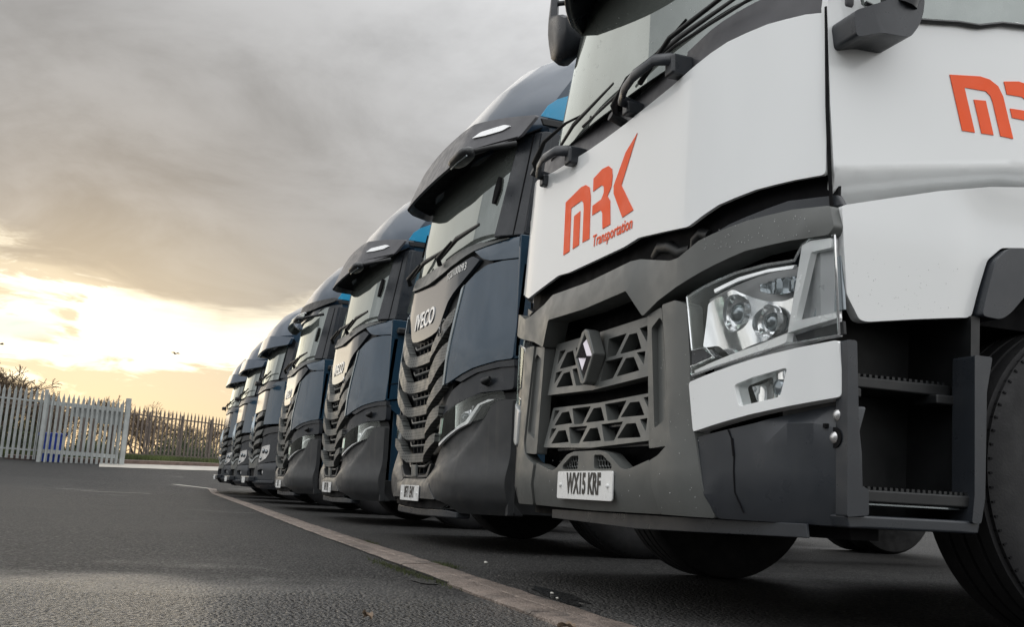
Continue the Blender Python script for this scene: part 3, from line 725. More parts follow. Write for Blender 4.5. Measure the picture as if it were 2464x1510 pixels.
    # far kerb mirror group
    def kmir(s):
        c=Vector((s*1.255,.345,2.99))
        def rg_(z,u0,u1,v0,v1):
            c=.02; return [(u0+c,v0,z),(u1-c,v0,z),(u1,v0+c,z),(u1,v1-c,z),(u1-c,v1,z),(u0+c,v1,z),(u0,v1-c,z),(u0,v0+c,z)]
        o1=loft('door_mirror',[rg_(2.795,-1.325,-1.18,.315,.385),rg_(2.83,-1.355,-1.14,.29,.405),rg_(2.92,-1.37,-1.10,.278,.425),rg_(2.98,-1.37,-1.10,.27,.42),rg_(3.03,-1.36,-1.18,.265,.38),rg_(3.07,-1.35,-1.28,.262,.31),rg_(3.3,-1.335,-1.285,.272,.31),rg_(3.7,-1.33,-1.285,.29,.33)],'dark',t,ang=50)
        tube('mirror_arm',[(-1.31,.29,3.155),(-1.22,.40,3.155),(-1.16,.50,3.15),(-1.14,.56,3.13)],.015,'black',o1)
        tube('mirror_arm',[(-1.31,.29,3.03),(-1.22,.40,3.02),(-1.16,.49,3.02),(-1.14,.56,3.00)],.018,'black',o1)
        tube('mirror_arm',[(-1.165,.49,3.0),(-1.165,.495,3.17)],.018,'black',o1)
    kmir(-1)
    tube('water_drip',[(a,RS(a,b)+.0045,b) for a,b in ((.935,.612),(.95,.58),(.958,.54),(.957,.48),(.962,.42),(.978,.36))],.0022,'cavity',t,sides=5)
    tube('water_drip',[(a,RS(a,b)+.0045,b) for a,b in ((.95,.585),(.953,.56),(.957,.53))],.004,'cavity',t,sides=5)
    # low air deflector under the bumper
    panel('underrun_flap',[(-.50,.325),(1.18,.340),(1.185,.300),(.3,.278),(-.50,.286)],lambda a,b,d:(a,.07+.18*max(0,abs(a)-.7)+d,b),.012,'dark',t,bev=.003)
    panel('front_underrun',sym([(0,.345),(1.2,.345),(1.2,.30),(0,.30)]),lambda a,b,d:(a,RS(a,.4)+.12+d,b),.1,'cavity',t,bev=0,step=.2)
    chassis(t)
    # rain beads
    bm=bmesh.new(); rg=random.Random(4)
    spots=[]
    for _ in range(55): spots.append((rg.uniform(.84,1.2),rg.uniform(1.19,1.26),RF(-.021)))
    for _ in range(45): spots.append((rg.uniform(.55,.84),rg.uniform(.36,.9),RF(-.014)))
    for _ in range(25): spots.append((rg.uniform(-.5,.5),rg.uniform(.38,.55),RF(-.006)))
    for _ in range(0): spots.append((rg.uniform(-1,.9),rg.uniform(1.34,1.36)+rg.uniform(0,.03),RF(-.001)))
    for _ in range(160): spots.append((rg.uniform(-.9,1.0),rg.uniform(2.03,2.5),RW(-.002)))
    for u,z,mf in spots:
        if abs(u)>.52 and z<.55 and abs(u)<.6: continue
        c=Vector(mf(u,z,0)); r_=rg.uniform(.0007,.0015)
        M=Matrix.Translation(c)@Matrix.Diagonal((r_,r_*.7,r_*rg.uniform(1,1.8),1))
        bmesh.ops.create_icosphere(bm,subdivisions=1,radius=1,matrix=M)
    for _ in range(60):
        a=rg.gauss(.45,.12); b=rg.uniform(.97,1.16); r_=rg.uniform(.0008,.0016)
        if a<.27 or a>.7: continue
        bmesh.ops.create_icosphere(bm,subdivisions=1,radius=1,matrix=Matrix.Translation((1.262-.06*max(0,1.2-b),a,b))@Matrix.Diagonal((r_*.7,r_,r_*1.2,1)))
    rb=finish(bm,'rain_bead','bead',t,60); rb['kind']='stuff'
    return t
MT['grey_d']=mat('cowl_plastic',(.075,.075,.082),.45,var=.10,bump=.2,bscale=500)
MT['satin2']=mat('bright_satin',(.86,.87,.87),.22,metal=.2,var=.03)
MT['badge']=mat('dark_chrome_badge',(.30,.28,.30),.30,metal=1,var=.05)
MT['lensball']=mat('lens_glass_dark',(.25,.28,.30),.03,metal=.7,var=.1)
MT['bead']=mat('water_bead',(.55,.56,.56),.04,var=.02)
white_truck()
# ------------------------------------------------------------------ dark blue trucks with chevron grilles
def IS(u,z):
    a=abs(u); v=0
    if a>.45: v+=.30*((min(a,1.3)-.45)/.8)**2
    if z>1.3: v+=.08*(z-1.3)
    return v
def IW(u,z):
    a=abs(u)
    return .06+.10*(a/1.05)**2+.05*(max(0,a-.65)/.4)**2+.16*(z-2.05)
def IFm(off=0): return lambda a,b,d:(a,IS(a,b)+off+d,b)
def chevron(half):   # half: outline from centre top to centre bottom on the +u side
    return sym(half)
def cab_ring(z,v0,hw,cd,vb=2.25,r0=.45,pw=2,n=16,side_v=.3):
    pts=[]
    for i in range(n+1):
        u=-hw+2*hw*i/n; a=abs(u)*1.25/hw
        pts.append((u,v0+(cd*((a-r0)/(1.25-r0))**pw if a>r0 else 0),z))
    pts+=[(hw,v0+cd+side_v,z),(hw,1.3,z),(hw,vb-.05,z),(hw-.06,vb,z),(0,vb,z),(-hw+.06,vb,z),(-hw,vb-.05,z),(-hw,1.3,z),(-hw,v0+cd+side_v,z)]
    return pts
def blue_base(t):
    """everything the chevron-grille trucks share"""
    loft('cab_shell',[cab_ring(.62,.22,1.10,.25),cab_ring(1.2,.16,1.16,.3),cab_ring(2.0,.16,1.17,.3),cab_ring(2.06,.2,1.17,.3)],'cavity',t)
    loft('roof',[cab_ring(2.80,.17,1.17,.34),cab_ring(2.95,.16,1.18,.32),cab_ring(3.12,.20,1.18,.34),cab_ring(3.35,.33,1.17,.36),cab_ring(3.56,.52,1.13,.40),cab_ring(3.72,.76,1.07,.42),cab_ring(3.83,1.05,.98,.40),cab_ring(3.88,1.35,.90,.35),cab_ring(3.90,1.65,.8,.2)],'navyroof',t,ang=50)
    loft('cabin_interior',[cab_ring(2.05,.60,.96,.1),cab_ring(2.8,.64,.98,.1)],'cavity',t)
    box('dashboard',(0,.5,2.08),(1.9,.3,.08),'black',t,.02)
    # grille surround
    back=[(0,2.02),(.80,2.04),(1.0,1.98),(.90,1.85),(.78,1.70),(.70,1.10),(.62,.80),(.50,.60),(.36,.50),(0,.46)]
    panel('grille_surround',sym(back),lambda a,b,d:(a,IS(a,b)+.030+(.05 if abs(a)<.55 and b<1.5 else 0)+d,b),.02,'black',t,bev=0,step=.08)
    # gloss panel with raised name
    pn=[(0,1.925),(.42,1.945),(.66,1.975),(.80,2.005),(.885,1.965),(.80,1.89),(.70,1.82),(.60,1.765),(.52,1.71),(.455,1.63),(.405,1.56),(.34,1.520),(.20,1.505),(0,1.500)]
    pg=panel('gloss_panel',sym(pn),IFm(-.004),.03,'gloss',t,bev=.008,rd=.02)
    text('maker_name','IVECO',.185,'satin2',pg,(-.05,IS(0,1.665)-.008,1.665),(R(90-4.5),0,0),sx=1.02,off=.002,ext=.003)
    cw=[(0,2.055),(.45,2.068),(.86,2.098),(1.10,2.092),(1.10,2.085),(.806,2.040),(.60,1.985),(.40,1.958),(0,1.935)]
    panel('screen_cowl',sym(cw),lambda a,b,d:(a,IS(a,b)-.03+.35*(b-1.93)*.6+d,b),.05,'grey',t,bev=.012,rd=.015)
    for s in (-1,1):
        f=lambda l:[(s*a,b) for a,b in l]
        bu=[(.80,2.045),(.86,2.082),(1.0,2.095),(1.245,2.095),(1.25,1.938),(1.10,1.938),(.98,1.945),(.915,1.965)]
        panel('corner_panel',f(bu),lambda a,b,d:(a,IS(a,b)-.004+.35*max(0,b-2.03)+d,b),.03,'navy',t,bev=.006,rd=.02)
        bl=[(1.25,1.926),(1.10,1.928),(.97,1.915),(.87,1.865),(.775,1.80),(.735,1.72),(.70,1.42),(.655,1.105),(.70,1.108),(.766,1.130),(.86,1.165),(.959,1.198),(1.144,1.238),(1.25,1.248)]
        panel('corner_panel',f(bl),lambda a,b,d:(a,IS(a,b)-.014+.05*max(0,.78-abs(a))*4*max(0,1-(b-1.1)/.7)*.0+d,b),.04,'navy',t,bev=.012,rd=.02)
        panel('corner_lip',f([(.775,1.128),(.86,1.162),(.959,1.194),(1.144,1.234),(1.25,1.244),(1.25,1.20),(1.153,1.195),(.99,1.168),(.90,1.135),(.84,1.112)]),IFm(-.004),.04,'dark',t,bev=.005)
        panel('edge_strip',f([(.745,1.775),(.775,1.80),(.735,1.60),(.705,1.42),(.665,1.10),(.640,1.09),(.675,1.42)]),lambda a,b,d:(a,IS(a,b)-.022+d,b),.03,'gloss2',t,bev=.003)
        # lamp brow, lamp and bumper wing
        panel('lamp_brow',f([(.62,.925),(.66,1.0),(.72,1.06),(.86,1.125),(1.06,1.19),(1.24,1.21),(1.24,1.05),(1.187,1.045),(1.01,1.032),(.785,.963),(.60,.880)]),lambda a,b,d:(a,IS(a,b)+.012+d,b),.05,'dark',t,bev=.01,rd=.02)
        hl=[(.574,.697),(.604,.874),(.69,.915),(.785,.955),(.90,.995),(1.011,1.024),(1.187,1.039),(1.205,.985),(1.150,.975),(1.10,.93),(1.06,.86),(.95,.835),(.815,.800),(.681,.741)]
        h=panel('headlamp',f(hl),lambda a,b,d:(a,IS(a,b)+.075+d,b),.02,'black',t,bev=0,step=.05)
        panel('lens',f(hl),IFm(-.002),.004,'lens',h,bev=0,rd=.01,step=.05)
        panel('lamp_reflector',f([(.590,.722),(.612,.865),(.69,.905),(.76,.925),(.735,.82),(.68,.770)]),lambda a,b,d:(a,IS(a,b)+.03+d,b),.006,'reflector',h,bev=.002,rd=.01)
        panel('lamp_reflector',f([(.74,.80),(.76,.86),(.86,.93),(.93,.95),(.90,.87),(.84,.82)]),lambda a,b,d:(a,IS(a,b)+.05+.02*math.sin(a*60)+d,b),.006,'reflector',h,bev=.002,rd=.01,step=.03)
        lathe('projector_lens',[(IS(.83,.87)+.06,.040),(IS(.83,.87)+.03,.036),(IS(.83,.87)+.018,.01)],'lensball',h,axis='y',c=(s*.83,0,.868),seg=24)
        panel('light_blade',f([(.590,.700),(.70,.755),(.82,.810),(.90,.845),(.95,.90),(1.0,.955),(1.08,.985),(1.13,.985),(1.02,.95),(.965,.88),(.92,.825),(.82,.790),(.70,.735),(.59,.680)]),lambda a,b,d:(a,IS(a,b)+.004+d,b),.02,'satin2',h,bev=.002,rd=.004,step=.04)
        tube('lamp_washer',[(s*1.06,IS(1.06,1.1)+.02,1.10),(s*1.075,IS(1.08,1.1)-.03,1.105),(s*1.12,IS(1.12,1.1)-.03,1.12)],[.03,.028,.016],'black',t)
        wing=[(.330,.455),(.40,.505),(.46,.56),(.56,.665),(.60,.700),(.682,.738),(.815,.795),(.95,.83),(1.055,.856),(1.10,.93),(1.13,.968),(1.19,.982),(1.25,.982),(1.255,.60),(1.25,.24),(.80,.235),(.735,.280),(.655,.308),(.60,.31),(.50,.34)]
        def wmap(a,b,d):
            x=abs(a); cr=.435+.30*(x-.456)+ (.9*max(0,x-.80)**1.2)   # crease height
            v=IS(a,b)
            v+=-.025*sstep(-.06,.10,(b-cr))*0
            v+=.035*sstep(0.02,.12,b-cr)*(1-sstep(.95,1.1,x))       # scooped above the crease
            v-=.03*math.exp(-((b-.45)/.12)**2)*sstep(.5,.9,x)
            v+=.07*sstep(.34,.22,b)+.0
            return (a,v+d,b)
        panel('bumper_wing',f(wing),wmap,.05,'dark2',t,bev=.006,rd=.012,step=.035)
        # side
        sd=lambda u0:(lambda a,b,d:(s*(u0-.02*max(0,b-1.9)-d),a,b))
        panel('door',[(.300,2.09),(.298,1.245),(.36,1.262),(.8,1.33),(1.3,1.36),(1.3,2.09)],sd(1.25),.03,'navy',t,bev=.006)
        panel('lower_door',[(.300,1.232),(.36,1.250),(.8,1.315),(1.3,1.345),(1.3,1.12),(.85,1.12),(.60,.98),(.36,1.16)],sd(1.235),.03,'navy',t,bev=.006)
        panel('step_cover',[(.39,1.15),(.60,.95),(.84,1.08),(.80,.40),(.39,.36)],sd(1.20),.03,'navy',t,bev=.006)
        panel('wing_side',[(.300,.982),(.345,.982),(.35,.60),(.345,.24),(.300,.24)],sd(1.252),.04,'dark2',t,bev=.006)
        panel('step_sill',[(.35,.45),(.75,.45),(.74,.25),(.35,.25)],sd(1.22),.3,'black',t,bev=.006)
        tube('door_groove',[(s*1.252,.30,1.41),(s*1.253,.5,1.455),(s*1.253,1.2,1.50)],.004,'cavity',t,sides=5)
        box('door_handle',(s*1.27,.42,1.97),(.06,.14,.07),'black',t,.02)
        panel('door_frame',[(.36,2.85),(.33,2.10),(1.3,2.10),(1.3,2.88)],lambda a,b,d:(s*(1.235-.05*(b-2.1)-d),a+(.10*(b-2.1)),b),.03,'dark',t,holes=[[(.50,2.76),(.44,2.17),(1.2,2.15),(1.2,2.78)]],bev=.008,rd=.02)
        panel('side_window',[(.50,2.76),(.44,2.17),(1.2,2.15),(1.2,2.78)],lambda a,b,d:(s*(1.22-.05*(b-2.1)-d),a+(.10*(b-2.1)),b),.005,'glass',t,bev=0)
        panel('rear_cab_side',[(1.3,2.9),(1.3,1.3),(2.2,1.3),(2.2,2.9)],sd(1.23),.03,'navy',t,bev=.004)
        panel('roof_flash',[(.42,2.965),(.47,3.05),(.54,3.11),(.64,3.16),(.85,3.20),(1.6,3.22),(1.6,2.98),(.7,2.955)],lambda a,b,d:(s*(1.188-d),a,b),.01,'sky_blue',t,bev=.001)
        panel('gutter',[(.42,2.945),(.44,2.90),(.9,2.90),(2.0,2.92),(2.0,2.96),(.9,2.945)],lambda a,b,d:(s*(1.20-d),a,b),.02,'black',t,bev=.004)
        panel('screen_pillar',[(s*1.0,2.10),(s*1.235,2.10),(s*1.20,2.86),(s*1.04,2.86)],lambda a,b,d:(a,IW(min(abs(a),1.12),b)-.012+max(0,abs(a)-1.08)*.9+d,b),.05,'dark',t,bev=.012)
        tube('pillar_seam',[(s*1.13,IW(1.1,2.12)+.04,2.11),(s*1.13,IW(1.1,2.5)+.04,2.5),(s*1.13,IW(1.1,2.84)+.04,2.84)],.005,'cavity',t,sides=5)
        panel('screen_sensor',rnd([(s*.915,2.37),(s*.94,2.36),(s*.965,2.46),(s*.95,2.56),(s*.925,2.57),(s*.91,2.48)],.02),lambda a,b,d:(a,IW(a,b)-.02+d,b),.015,'cavity',t,bev=0)
        wheel(t,s*1.255,1.27,s)
    # chevron bars of the grille, each a bent perforated strip
    ch=[ [(0,1.392),(.255,1.392),(.300,1.398),(.461,1.508),(.600,1.598),(.716,1.650),(.690,1.545),(.56,1.455),(.405,1.355),(.285,1.312),(0,1.308)],
         [(0,1.192),(.255,1.192),(.306,1.200),(.470,1.325),(.590,1.382),(.690,1.410),(.676,1.290),(.55,1.225),(.407,1.138),(.271,1.108),(0,1.104)],
         [(0,.995),(.255,.995),(.310,1.000),(.436,1.078),(.56,1.145),(.650,1.175),(.637,1.080),(.50,1.015),(.340,.948),(.262,.926),(0,.922)],
         [(0,.826),(.250,.826),(.305,.832),(.400,.905),(.50,.945),(.606,.965),(.602,.885),(.47,.835),(.320,.775),(.255,.748),(0,.745)],
         [(0,.640),(.235,.640),(.280,.650),(.370,.722),(.47,.755),(.570,.770),(.562,.708),(.43,.662),(.290,.600),(.240,.577),(0,.574)]]
    def cmap(a,b,d):
        x=abs(a); return (a,IS(a,b)-.02+.035*max(0,1-max(0,x-.2)/.12)+d,b)
    for l in ch:
        g=panel('grille_bar',sym(l),cmap,.06,'perf',t,bev=.006,rd=.008,step=.05)
    # slim slats and uprights between the bars
    for i,z in enumerate((1.45,1.25,1.06,.875,.70,.545)):
        w0=(.36,.36,.34,.32,.30,.28)[i]
        tube('grille_slat',[(-w0,.05,z+.035),(-w0*.72,.035,z),(w0*.72,.035,z),(w0,.05,z+.035)],.009,'grey',t,sides=6)
        for k in range(-2,3):
            box('grille_rib',(k*.11,.065,z),(.008,.03,.10),'dark',t,0)
    for s in (-1,1):
        tube('model_mark',[(s*.50,IS(.5,1.47)-.03,1.46),(s*.525,IS(.5,1.5)-.035,1.52),(s*.55,IS(.5,1.5)-.035,1.48),(s*.57,IS(.5,1.5)-.035,1.56),(s*.60,IS(.6,1.5)-.035,1.57)],.007,'chrome',t,sides=6) if s>0 else None
    # bumper centre with the slot lip
    bc=[(0,.458),(.30,.458),(.336,.462),(.40,.51),(.47,.40),(.60,.315),(0,.315)]
    panel('bumper_centre',sym(bc),lambda a,b,d:(a,IS(a,b)-.006+.06*max(0,(b-.43)/.03)*(.4)+d,b),.05,'dark2',t,bev=.010,rd=.02)
    panel('well_edge',sym([(0,.480),(.28,.480),(.33,.50),(.40,.56),(.44,.56),(.36,.465),(0,.455)]),lambda a,b,d:(a,IS(a,b)+.01+d,b),.06,'dark2',t,bev=.006)
    panel('bumper_slot',sym([(0,.318),(.62,.318),(.72,.290),(.64,.262),(0,.245)]),lambda a,b,d:(a,IS(a,b)+.035+d,b),.05,'cavity',t,bev=0)
    tube('slot_trim',[(-.70,IS(.70,.28)+.06,.284),(-.63,IS(.64,.26)+.05,.262),(0,.045,.250),(.63,IS(.64,.26)+.05,.262),(.70,IS(.70,.28)+.05,.284)],.005,'gloss2',t,sides=6)
    panel('bumper_chin',sym([(0,.245),(.64,.255),(.80,.24),(.80,.20),(0,.19)]),lambda a,b,d:(a,IS(a,b)+.05+d,b),.10,'dark',t,bev=.01)
    panel('tow_cover',[(-.060,.556),(.065,.556),(.085,.470),(-.035,.470)],lambda a,b,d:(a,-.004+d,b),.02,'grey',t,bev=.004)
    # screen and shade band
    panel('windscreen',[(-1.04,2.10),(-.6,2.07),(0,2.06),(.6,2.07),(1.04,2.10),(1.06,2.86),(-1.06,2.86)],lambda a,b,d:(a,IW(a,b)+d,b),.008,'glass',t,bev=0,step=.07)
    0 and panel('screen_shade_band',rnd([(-1.04,2.40),(-.9,2.36),(-.55,2.345),(0,2.375),(.5,2.44),(.92,2.53),(1.02,2.66),(1.05,2.84),(-1.05,2.84)],.06),lambda a,b,d:(a,IW(a,b)-.004+d,b),.003,'glassd',t,bev=0,step=.07)
    def wiper(u):
        w_=tube('wiper_arm',[(u,.03,2.04),(u+.04,.0,2.08),(u+.30,.02,2.15)],[.02,.018,.010],'black',t)
        tube('blade',[(u-.05,.045,2.10),(u+.35,.045,2.165),(u+.72,.09,2.19)],[.010,.014,.008],'black',w_,flat=1.6)
    wiper(.25); wiper(-.62)
    chassis(t)
def VB(a):
    a=abs(a); return .03*(a/.7)**2 if a<.7 else .03+.30*((a-.7)/.5)**1.25
def visor_solid(t):
    vis=[(-1.20,2.765),(-.9,2.715),(-.5,2.69),(0,2.68),(.5,2.69),(.9,2.73),(1.16,2.79),(1.22,2.955),(1.0,2.985),(.5,3.02),(0,3.03),(-.5,3.02),(-1.0,2.985),(-1.22,2.955)]
    f=lambda a,b,d:(a,-.05+VB(a)+.38*(b-2.72)+d,b)
    lh=lambda s:[(s*.78,2.868),(s*.84,2.905),(s*1.02,2.920),(s*1.07,2.900),(s*1.02,2.872),(s*.90,2.862)]
    v=panel('sun_visor',vis,f,.025,'grey_d',t,bev=.008,rd=.03,holes=[])
    for s in (-1,1):
        l=panel('visor_lamp',lh(s),lambda a,b,d:(f(a,b,d)[0],f(a,b,d)[1]-.012,b),.012,'satin2',v,bev=.004,rd=.012,step=.04)
    panel('visor_soffit',[(-1.15,.0),(1.15,.0),(1.15,.42),(-1.15,.42)],lambda a,b,d:(a,-.03+VB(a)+b*(1-.6*(abs(a)/1.2)**2),2.74+.05*(abs(a)/1.2)**2+.10*b/.4+d),.01,'cavity',v,bev=0,step=.1)
def visor_slim(t):
    f=lambda a,b,d:(a,-.03+.29*(abs(a)/1.2)**1.9+.5*(b-2.78)+d,b)
    v=panel('sun_visor',[(-1.20,2.83),(-.7,2.80),(.60,2.80),(.62,2.70),(-.95,2.70),(-1.1,2.72)]+[],f,.012,'glass',t,bev=.004,rd=.01)
    panel('visor_rail',[(-1.2,2.98),(-1.22,2.92),(-.7,2.86),(0,2.85),(.7,2.86),(1.22,2.92),(1.2,2.98),(0,3.0)],lambda a,b,d:(a,.07+.28*(abs(a)/1.2)**1.9+.3*(b-2.85)+d,b),.03,'black',t,bev=.01,rd=.02)
    tube('visor_rim',[f(a,2.81,0) for a in (-1.15,-.7,-.2,.3,.62)],.012,'satin2',v,sides=6)
def front_mirror(t):
    m=loft('front_mirror',[[(u_,-.08+y_*k,2.63+z_*k) for y_,z_ in ((-.045,-.03),(-.058,-.01),(-.055,.012),(-.035,.035),(.0,.045),(.04,.045),(.06,.03),(.065,-.02),(.03,-.035))] for u_,k in ((.83,.35),(.84,.65),(.865,.88),(.92,1.0),(1.06,1.02),(1.12,.95),(1.16,.75),(1.18,.4))],'dark2',t,ang=60)
    tube('mirror_arm',[(1.12,-.05,2.64),(1.20,.07,2.67),(1.22,.24,2.72)],[.020,.018,.022],'black',m)
    tube('mirror_edge',[(.85,-.10,2.593),(1.02,-.11,2.585),(1.17,-.09,2.595)],.006,'gloss2',m,sides=6)
MT['dark2']=mat('bumper_plastic',(.036,.038,.040),.40,var=.10,bump=.2,bscale=400,dirt=.12)
GRP='trucks parked in a row'
t1=empty('tractor_truck',(-7.3,1.92,0),'dark blue tractor unit next to the white truck, white code across its front panel','truck',GRP)
blue_base(t1)
t2=copy_tree(t1); t2.location=(-11.20,1.99,0)
t3=copy_tree(t1); t3.location=(-15.05,1.96,0)
t2['label']='dark blue tractor unit with solid lamp visor, second blue truck behind the white one'
t3['label']='dark blue tractor unit with slim see-through visor, third blue truck from the white one'
for t_ in (t1,t2): visor_solid(t_); front_mirror(t_)
visor_slim(t3); front_mirror(t3)
number_plate(t1,-.016,.350,'BF71 ENY',u=-.02); number_plate(t2,-.016,.350,'BF71 EPJ',u=-.02); number_plate(t3,-.016,.350,'BF71',u=-.02)
for t_ in (t1,):
    text_on('fleet_code','TC2100093',.080,'letterw',t_,.585,1.925,IS,sx=.86,off=.001,lift=.0065,slope=.11)
# ------------------------------------------------------------------ older dark blue trucks at the far end
def QS(u,z):
    a=abs(u); v=0
    if a>.5: v+=.30*((min(a,1.3)-.5)/.75)**2
    if z>1.3: v+=.08*(z-1.3)
    return v
def QF(off=0): return lambda a,b,d:(a,QS(a,b)+off+d,b)
def older_truck(loc,label):
    t=empty('tractor_truck',loc,label,'truck',GRP)
    loft('cab_shell',[cab_ring(.60,.2,1.12,.28,r0=.5),cab_ring(2.02,.14,1.17,.3,r0=.5)],'cavity',t)
    loft('roof',[cab_ring(2.78,.17,1.17,.34),cab_ring(2.98,.04,1.19,.32),cab_ring(3.2,.12,1.18,.34),cab_ring(3.42,.28,1.15,.38),cab_ring(3.62,.55,1.06,.40),cab_ring(3.78,1.2,.9,.35),cab_ring(3.80,1.6,.8,.2)],'navyroof',t,ang=50)
    loft('cabin_interior',[cab_ring(2.05,.60,.96,.1),cab_ring(2.8,.64,.98,.1)],'cavity',t)
    panel('front_backing',sym([(0,2.0),(.9,2.0),(.9,.45),(0,.45)]),QF(.05),.02,'cavity',t,bev=0,step=.15)
    panel('gloss_panel',sym([(0,2.0),(.845,1.99),(.79,1.64),(0,1.635)]),QF(0),.03,'gloss',t,bev=.008,rd=.02)
    panel('screen_cowl',sym([(0,2.20),(.80,2.20),(1.2,2.23),(1.22,2.12),(.87,2.02),(0,2.02)]),lambda a,b,d:(a,QS(a,b)-.02+.5*(b-2.02)*.5+d,b),.05,'dark',t,bev=.012,rd=.02)
    for l in ([(0,1.545),(.3,1.56),(.767,1.615),(.755,1.525),(.3,1.475),(0,1.46)],[(0,1.36),(.3,1.38),(.775,1.435),(.765,1.345),(.3,1.285),(0,1.26)],
              [(0,1.160),(.33,1.215),(.895,1.292),(.812,1.195),(.2,1.115),(0,1.09)],[(0,.985),(.18,1.015),(.79,1.128),(.792,1.045),(.1,.965),(0,.935)],[(0,.825),(.2,.855),(.735,.940),(.747,.868),(.1,.795),(0,.765)]):
        panel('grille_bar',sym(l),lambda a,b,d:(a,QS(a,b)-.035+.04*max(0,1-abs(a)/.3)+d,b),.05,'grey',t,bev=.010,rd=.02)
    panel('chevron_trim',sym([(0,.740),(.1,.755),(.727,.835),(.727,.800),(.1,.705),(0,.690)]),QF(-.012),.03,'galv',t,bev=.004)
    panel('lower_front',sym([(0,.685),(.72,.79),(.70,.60),(0,.60)]),QF(.0),.03,'grey',t,bev=.006)
    box('registration_beam',(0,-.055,.405),(1.42,.12,.095),'dark',t,.02)
    number_plate(t,-.122,.385,None,u=-.12)
    tube('badge_star',[(-.12,-.01,1.62),(-.05,-.045,1.40),(-.02,-.05,1.30),(-.04,-.03,1.12)],[.004,.028,.022,.004],'gloss2',t,sides=4,flat=.4)
    for s in (-1,1):
        f=lambda l:[(s*a,b) for a,b in l]
        sd=lambda u0:(lambda a,b,d:(s*(u0-.02*max(0,b-1.9)-d),a,b))
        panel('corner_panel',f([(.835,2.01),(.90,2.10),(1.0,2.14),(1.25,2.15),(1.25,1.385),(.80,1.372),(.805,1.50)]),QF(-.008),.04,'navy',t,bev=.012,rd=.03)
        panel('lamp_brow',f([(.90,1.295),(1.06,1.325),(1.25,1.345),(1.25,1.24),(1.0,1.205),(.855,1.155)]),QF(-.02),.05,'dark2',t,bev=.01,rd=.02)
        panel('lamp_surround',f([(.84,1.15),(1.0,1.20),(1.25,1.235),(1.25,.735),(1.0,.705),(.72,.645),(.74,.80),(.80,1.0)]),QF(.005),.04,'dark',t,bev=.01,rd=.02)
        hl=[(.846,.975),(.95,.998),(1.058,1.012),(1.066,.93),(1.058,.865),(.993,.775),(.88,.725),(.763,.691),(.748,.749),(.800,.850)]
        h=panel('headlamp',f(hl),QF(-.004),.02,'satin',t,bev=.003,rd=.01,step=.05)
        for u,z,r_ in ((.90,.90,.045),(.985,.89,.04),(.83,.77,.03)):
            lathe('projector_lens',[(QS(u,z)-.002,r_),(QS(u,z)-.018,r_*.8),(QS(u,z)-.025,.01)],'lensball',h,axis='y',c=(s*u,0,z),seg=16)
        panel('bumper_corner',f([(.70,.640),(.88,.675),(1.0,.695),(1.25,.725),(1.25,.24),(.95,.24),(.60,.26),(.60,.58),(.69,.60)]),lambda a,b,d:(a,QS(a,b)-.02+.05*sstep(.64,.72,b-.25*(abs(a)-.9)*0)+.08*sstep(.33,.24,b)+d,b),.06,'dark',t,bev=.012,rd=.03,holes=[f([(.79,.565),(.96,.585),(.97,.475),(.80,.485)])])
        lathe('fog_lamp',[(QS(.93,.53)+.04,.045),(QS(.93,.53)+.0,.043),(QS(.93,.53)-.008,.02)],'satin2',t,axis='y',c=(s*.93,0,.53),seg=20)
        panel('bumper_step',f([(.62,.375),(1.25,.39),(1.25,.345),(.62,.33)]),QF(-.045),.05,'dark',t,bev=.01)
        panel('side_skin',[(.30,2.14),(.30,1.25),(2.2,1.3),(2.2,2.14)],sd(1.252),.03,'navy',t,bev=.006)
        panel('step_cover',[(.30,1.22),(.75,1.22),(.72,.26),(.30,.26)],sd(1.24),.03,'dark',t,bev=.006)
        panel('door_frame',[(.36,2.86),(.33,2.16),(1.3,2.16),(1.3,2.88)],lambda a,b,d:(s*(1.235-.05*(b-2.1)-d),a+(.10*(b-2.1)),b),.03,'dark',t,holes=[[(.50,2.76),(.44,2.22),(1.2,2.2),(1.2,2.78)]],bev=.008)
        panel('side_window',[(.50,2.76),(.44,2.22),(1.2,2.2),(1.2,2.78)],lambda a,b,d:(s*(1.22-.05*(b-2.1)-d),a+(.10*(b-2.1)),b),.005,'glass',t,bev=0)
        panel('screen_pillar',[(s*1.02,2.20),(s*1.235,2.20),(s*1.20,2.86),(s*1.06,2.86)],lambda a,b,d:(a,IW(min(abs(a),1.12),b)-.012+max(0,abs(a)-1.08)*.9+d,b),.05,'dark',t,bev=.01)
        panel('roof_flash',[(.50,2.97),(.62,3.04),(.9,3.08),(1.5,3.10),(1.5,2.98)],lambda a,b,d:(s*(1.198-d),a,b),.01,'sky_blue',t,bev=.001)
        wheel_simple(t,s*1.25,1.30,s)
    panel('windscreen',[(-1.06,2.18),(0,2.16),(1.06,2.18),(1.07,2.86),(-1.07,2.86)],lambda a,b,d:(a,IW(a,b)-.03+d,b),.008,'glass',t,bev=0,step=.08)
    v=panel('sun_visor',[(-1.22,2.80),(-.8,2.755),(0,2.74),(.8,2.755),(1.22,2.80),(1.24,2.94),(.8,2.99),(0,3.02),(-.8,2.99),(-1.24,2.94)],lambda a,b,d:(a,-.06+VB(a)+.25*(b-2.74)+d,b),.05,'navyroof',t,bev=.015,rd=.03)
    for u in (-.55,.2): 
        w_=tube('wiper_arm',[(u,.02,2.12),(u+.05,.0,2.20),(u+.35,.04,2.30)],.013,'black',t)
        tube('blade',[(u,.05,2.26),(u+.7,.08,2.33)],.012,'black',w_)
    m=loft('front_mirror',[[(.72+u_,-.12+y_*k,2.09+z_*k) for y_,z_ in ((-.05,-.035),(-.05,.035),(.05,.04),(.05,-.035))] for u_,k in ((0,.7),(.05,1),(.25,1),(.30,.7))],'black',t,bev=.01)
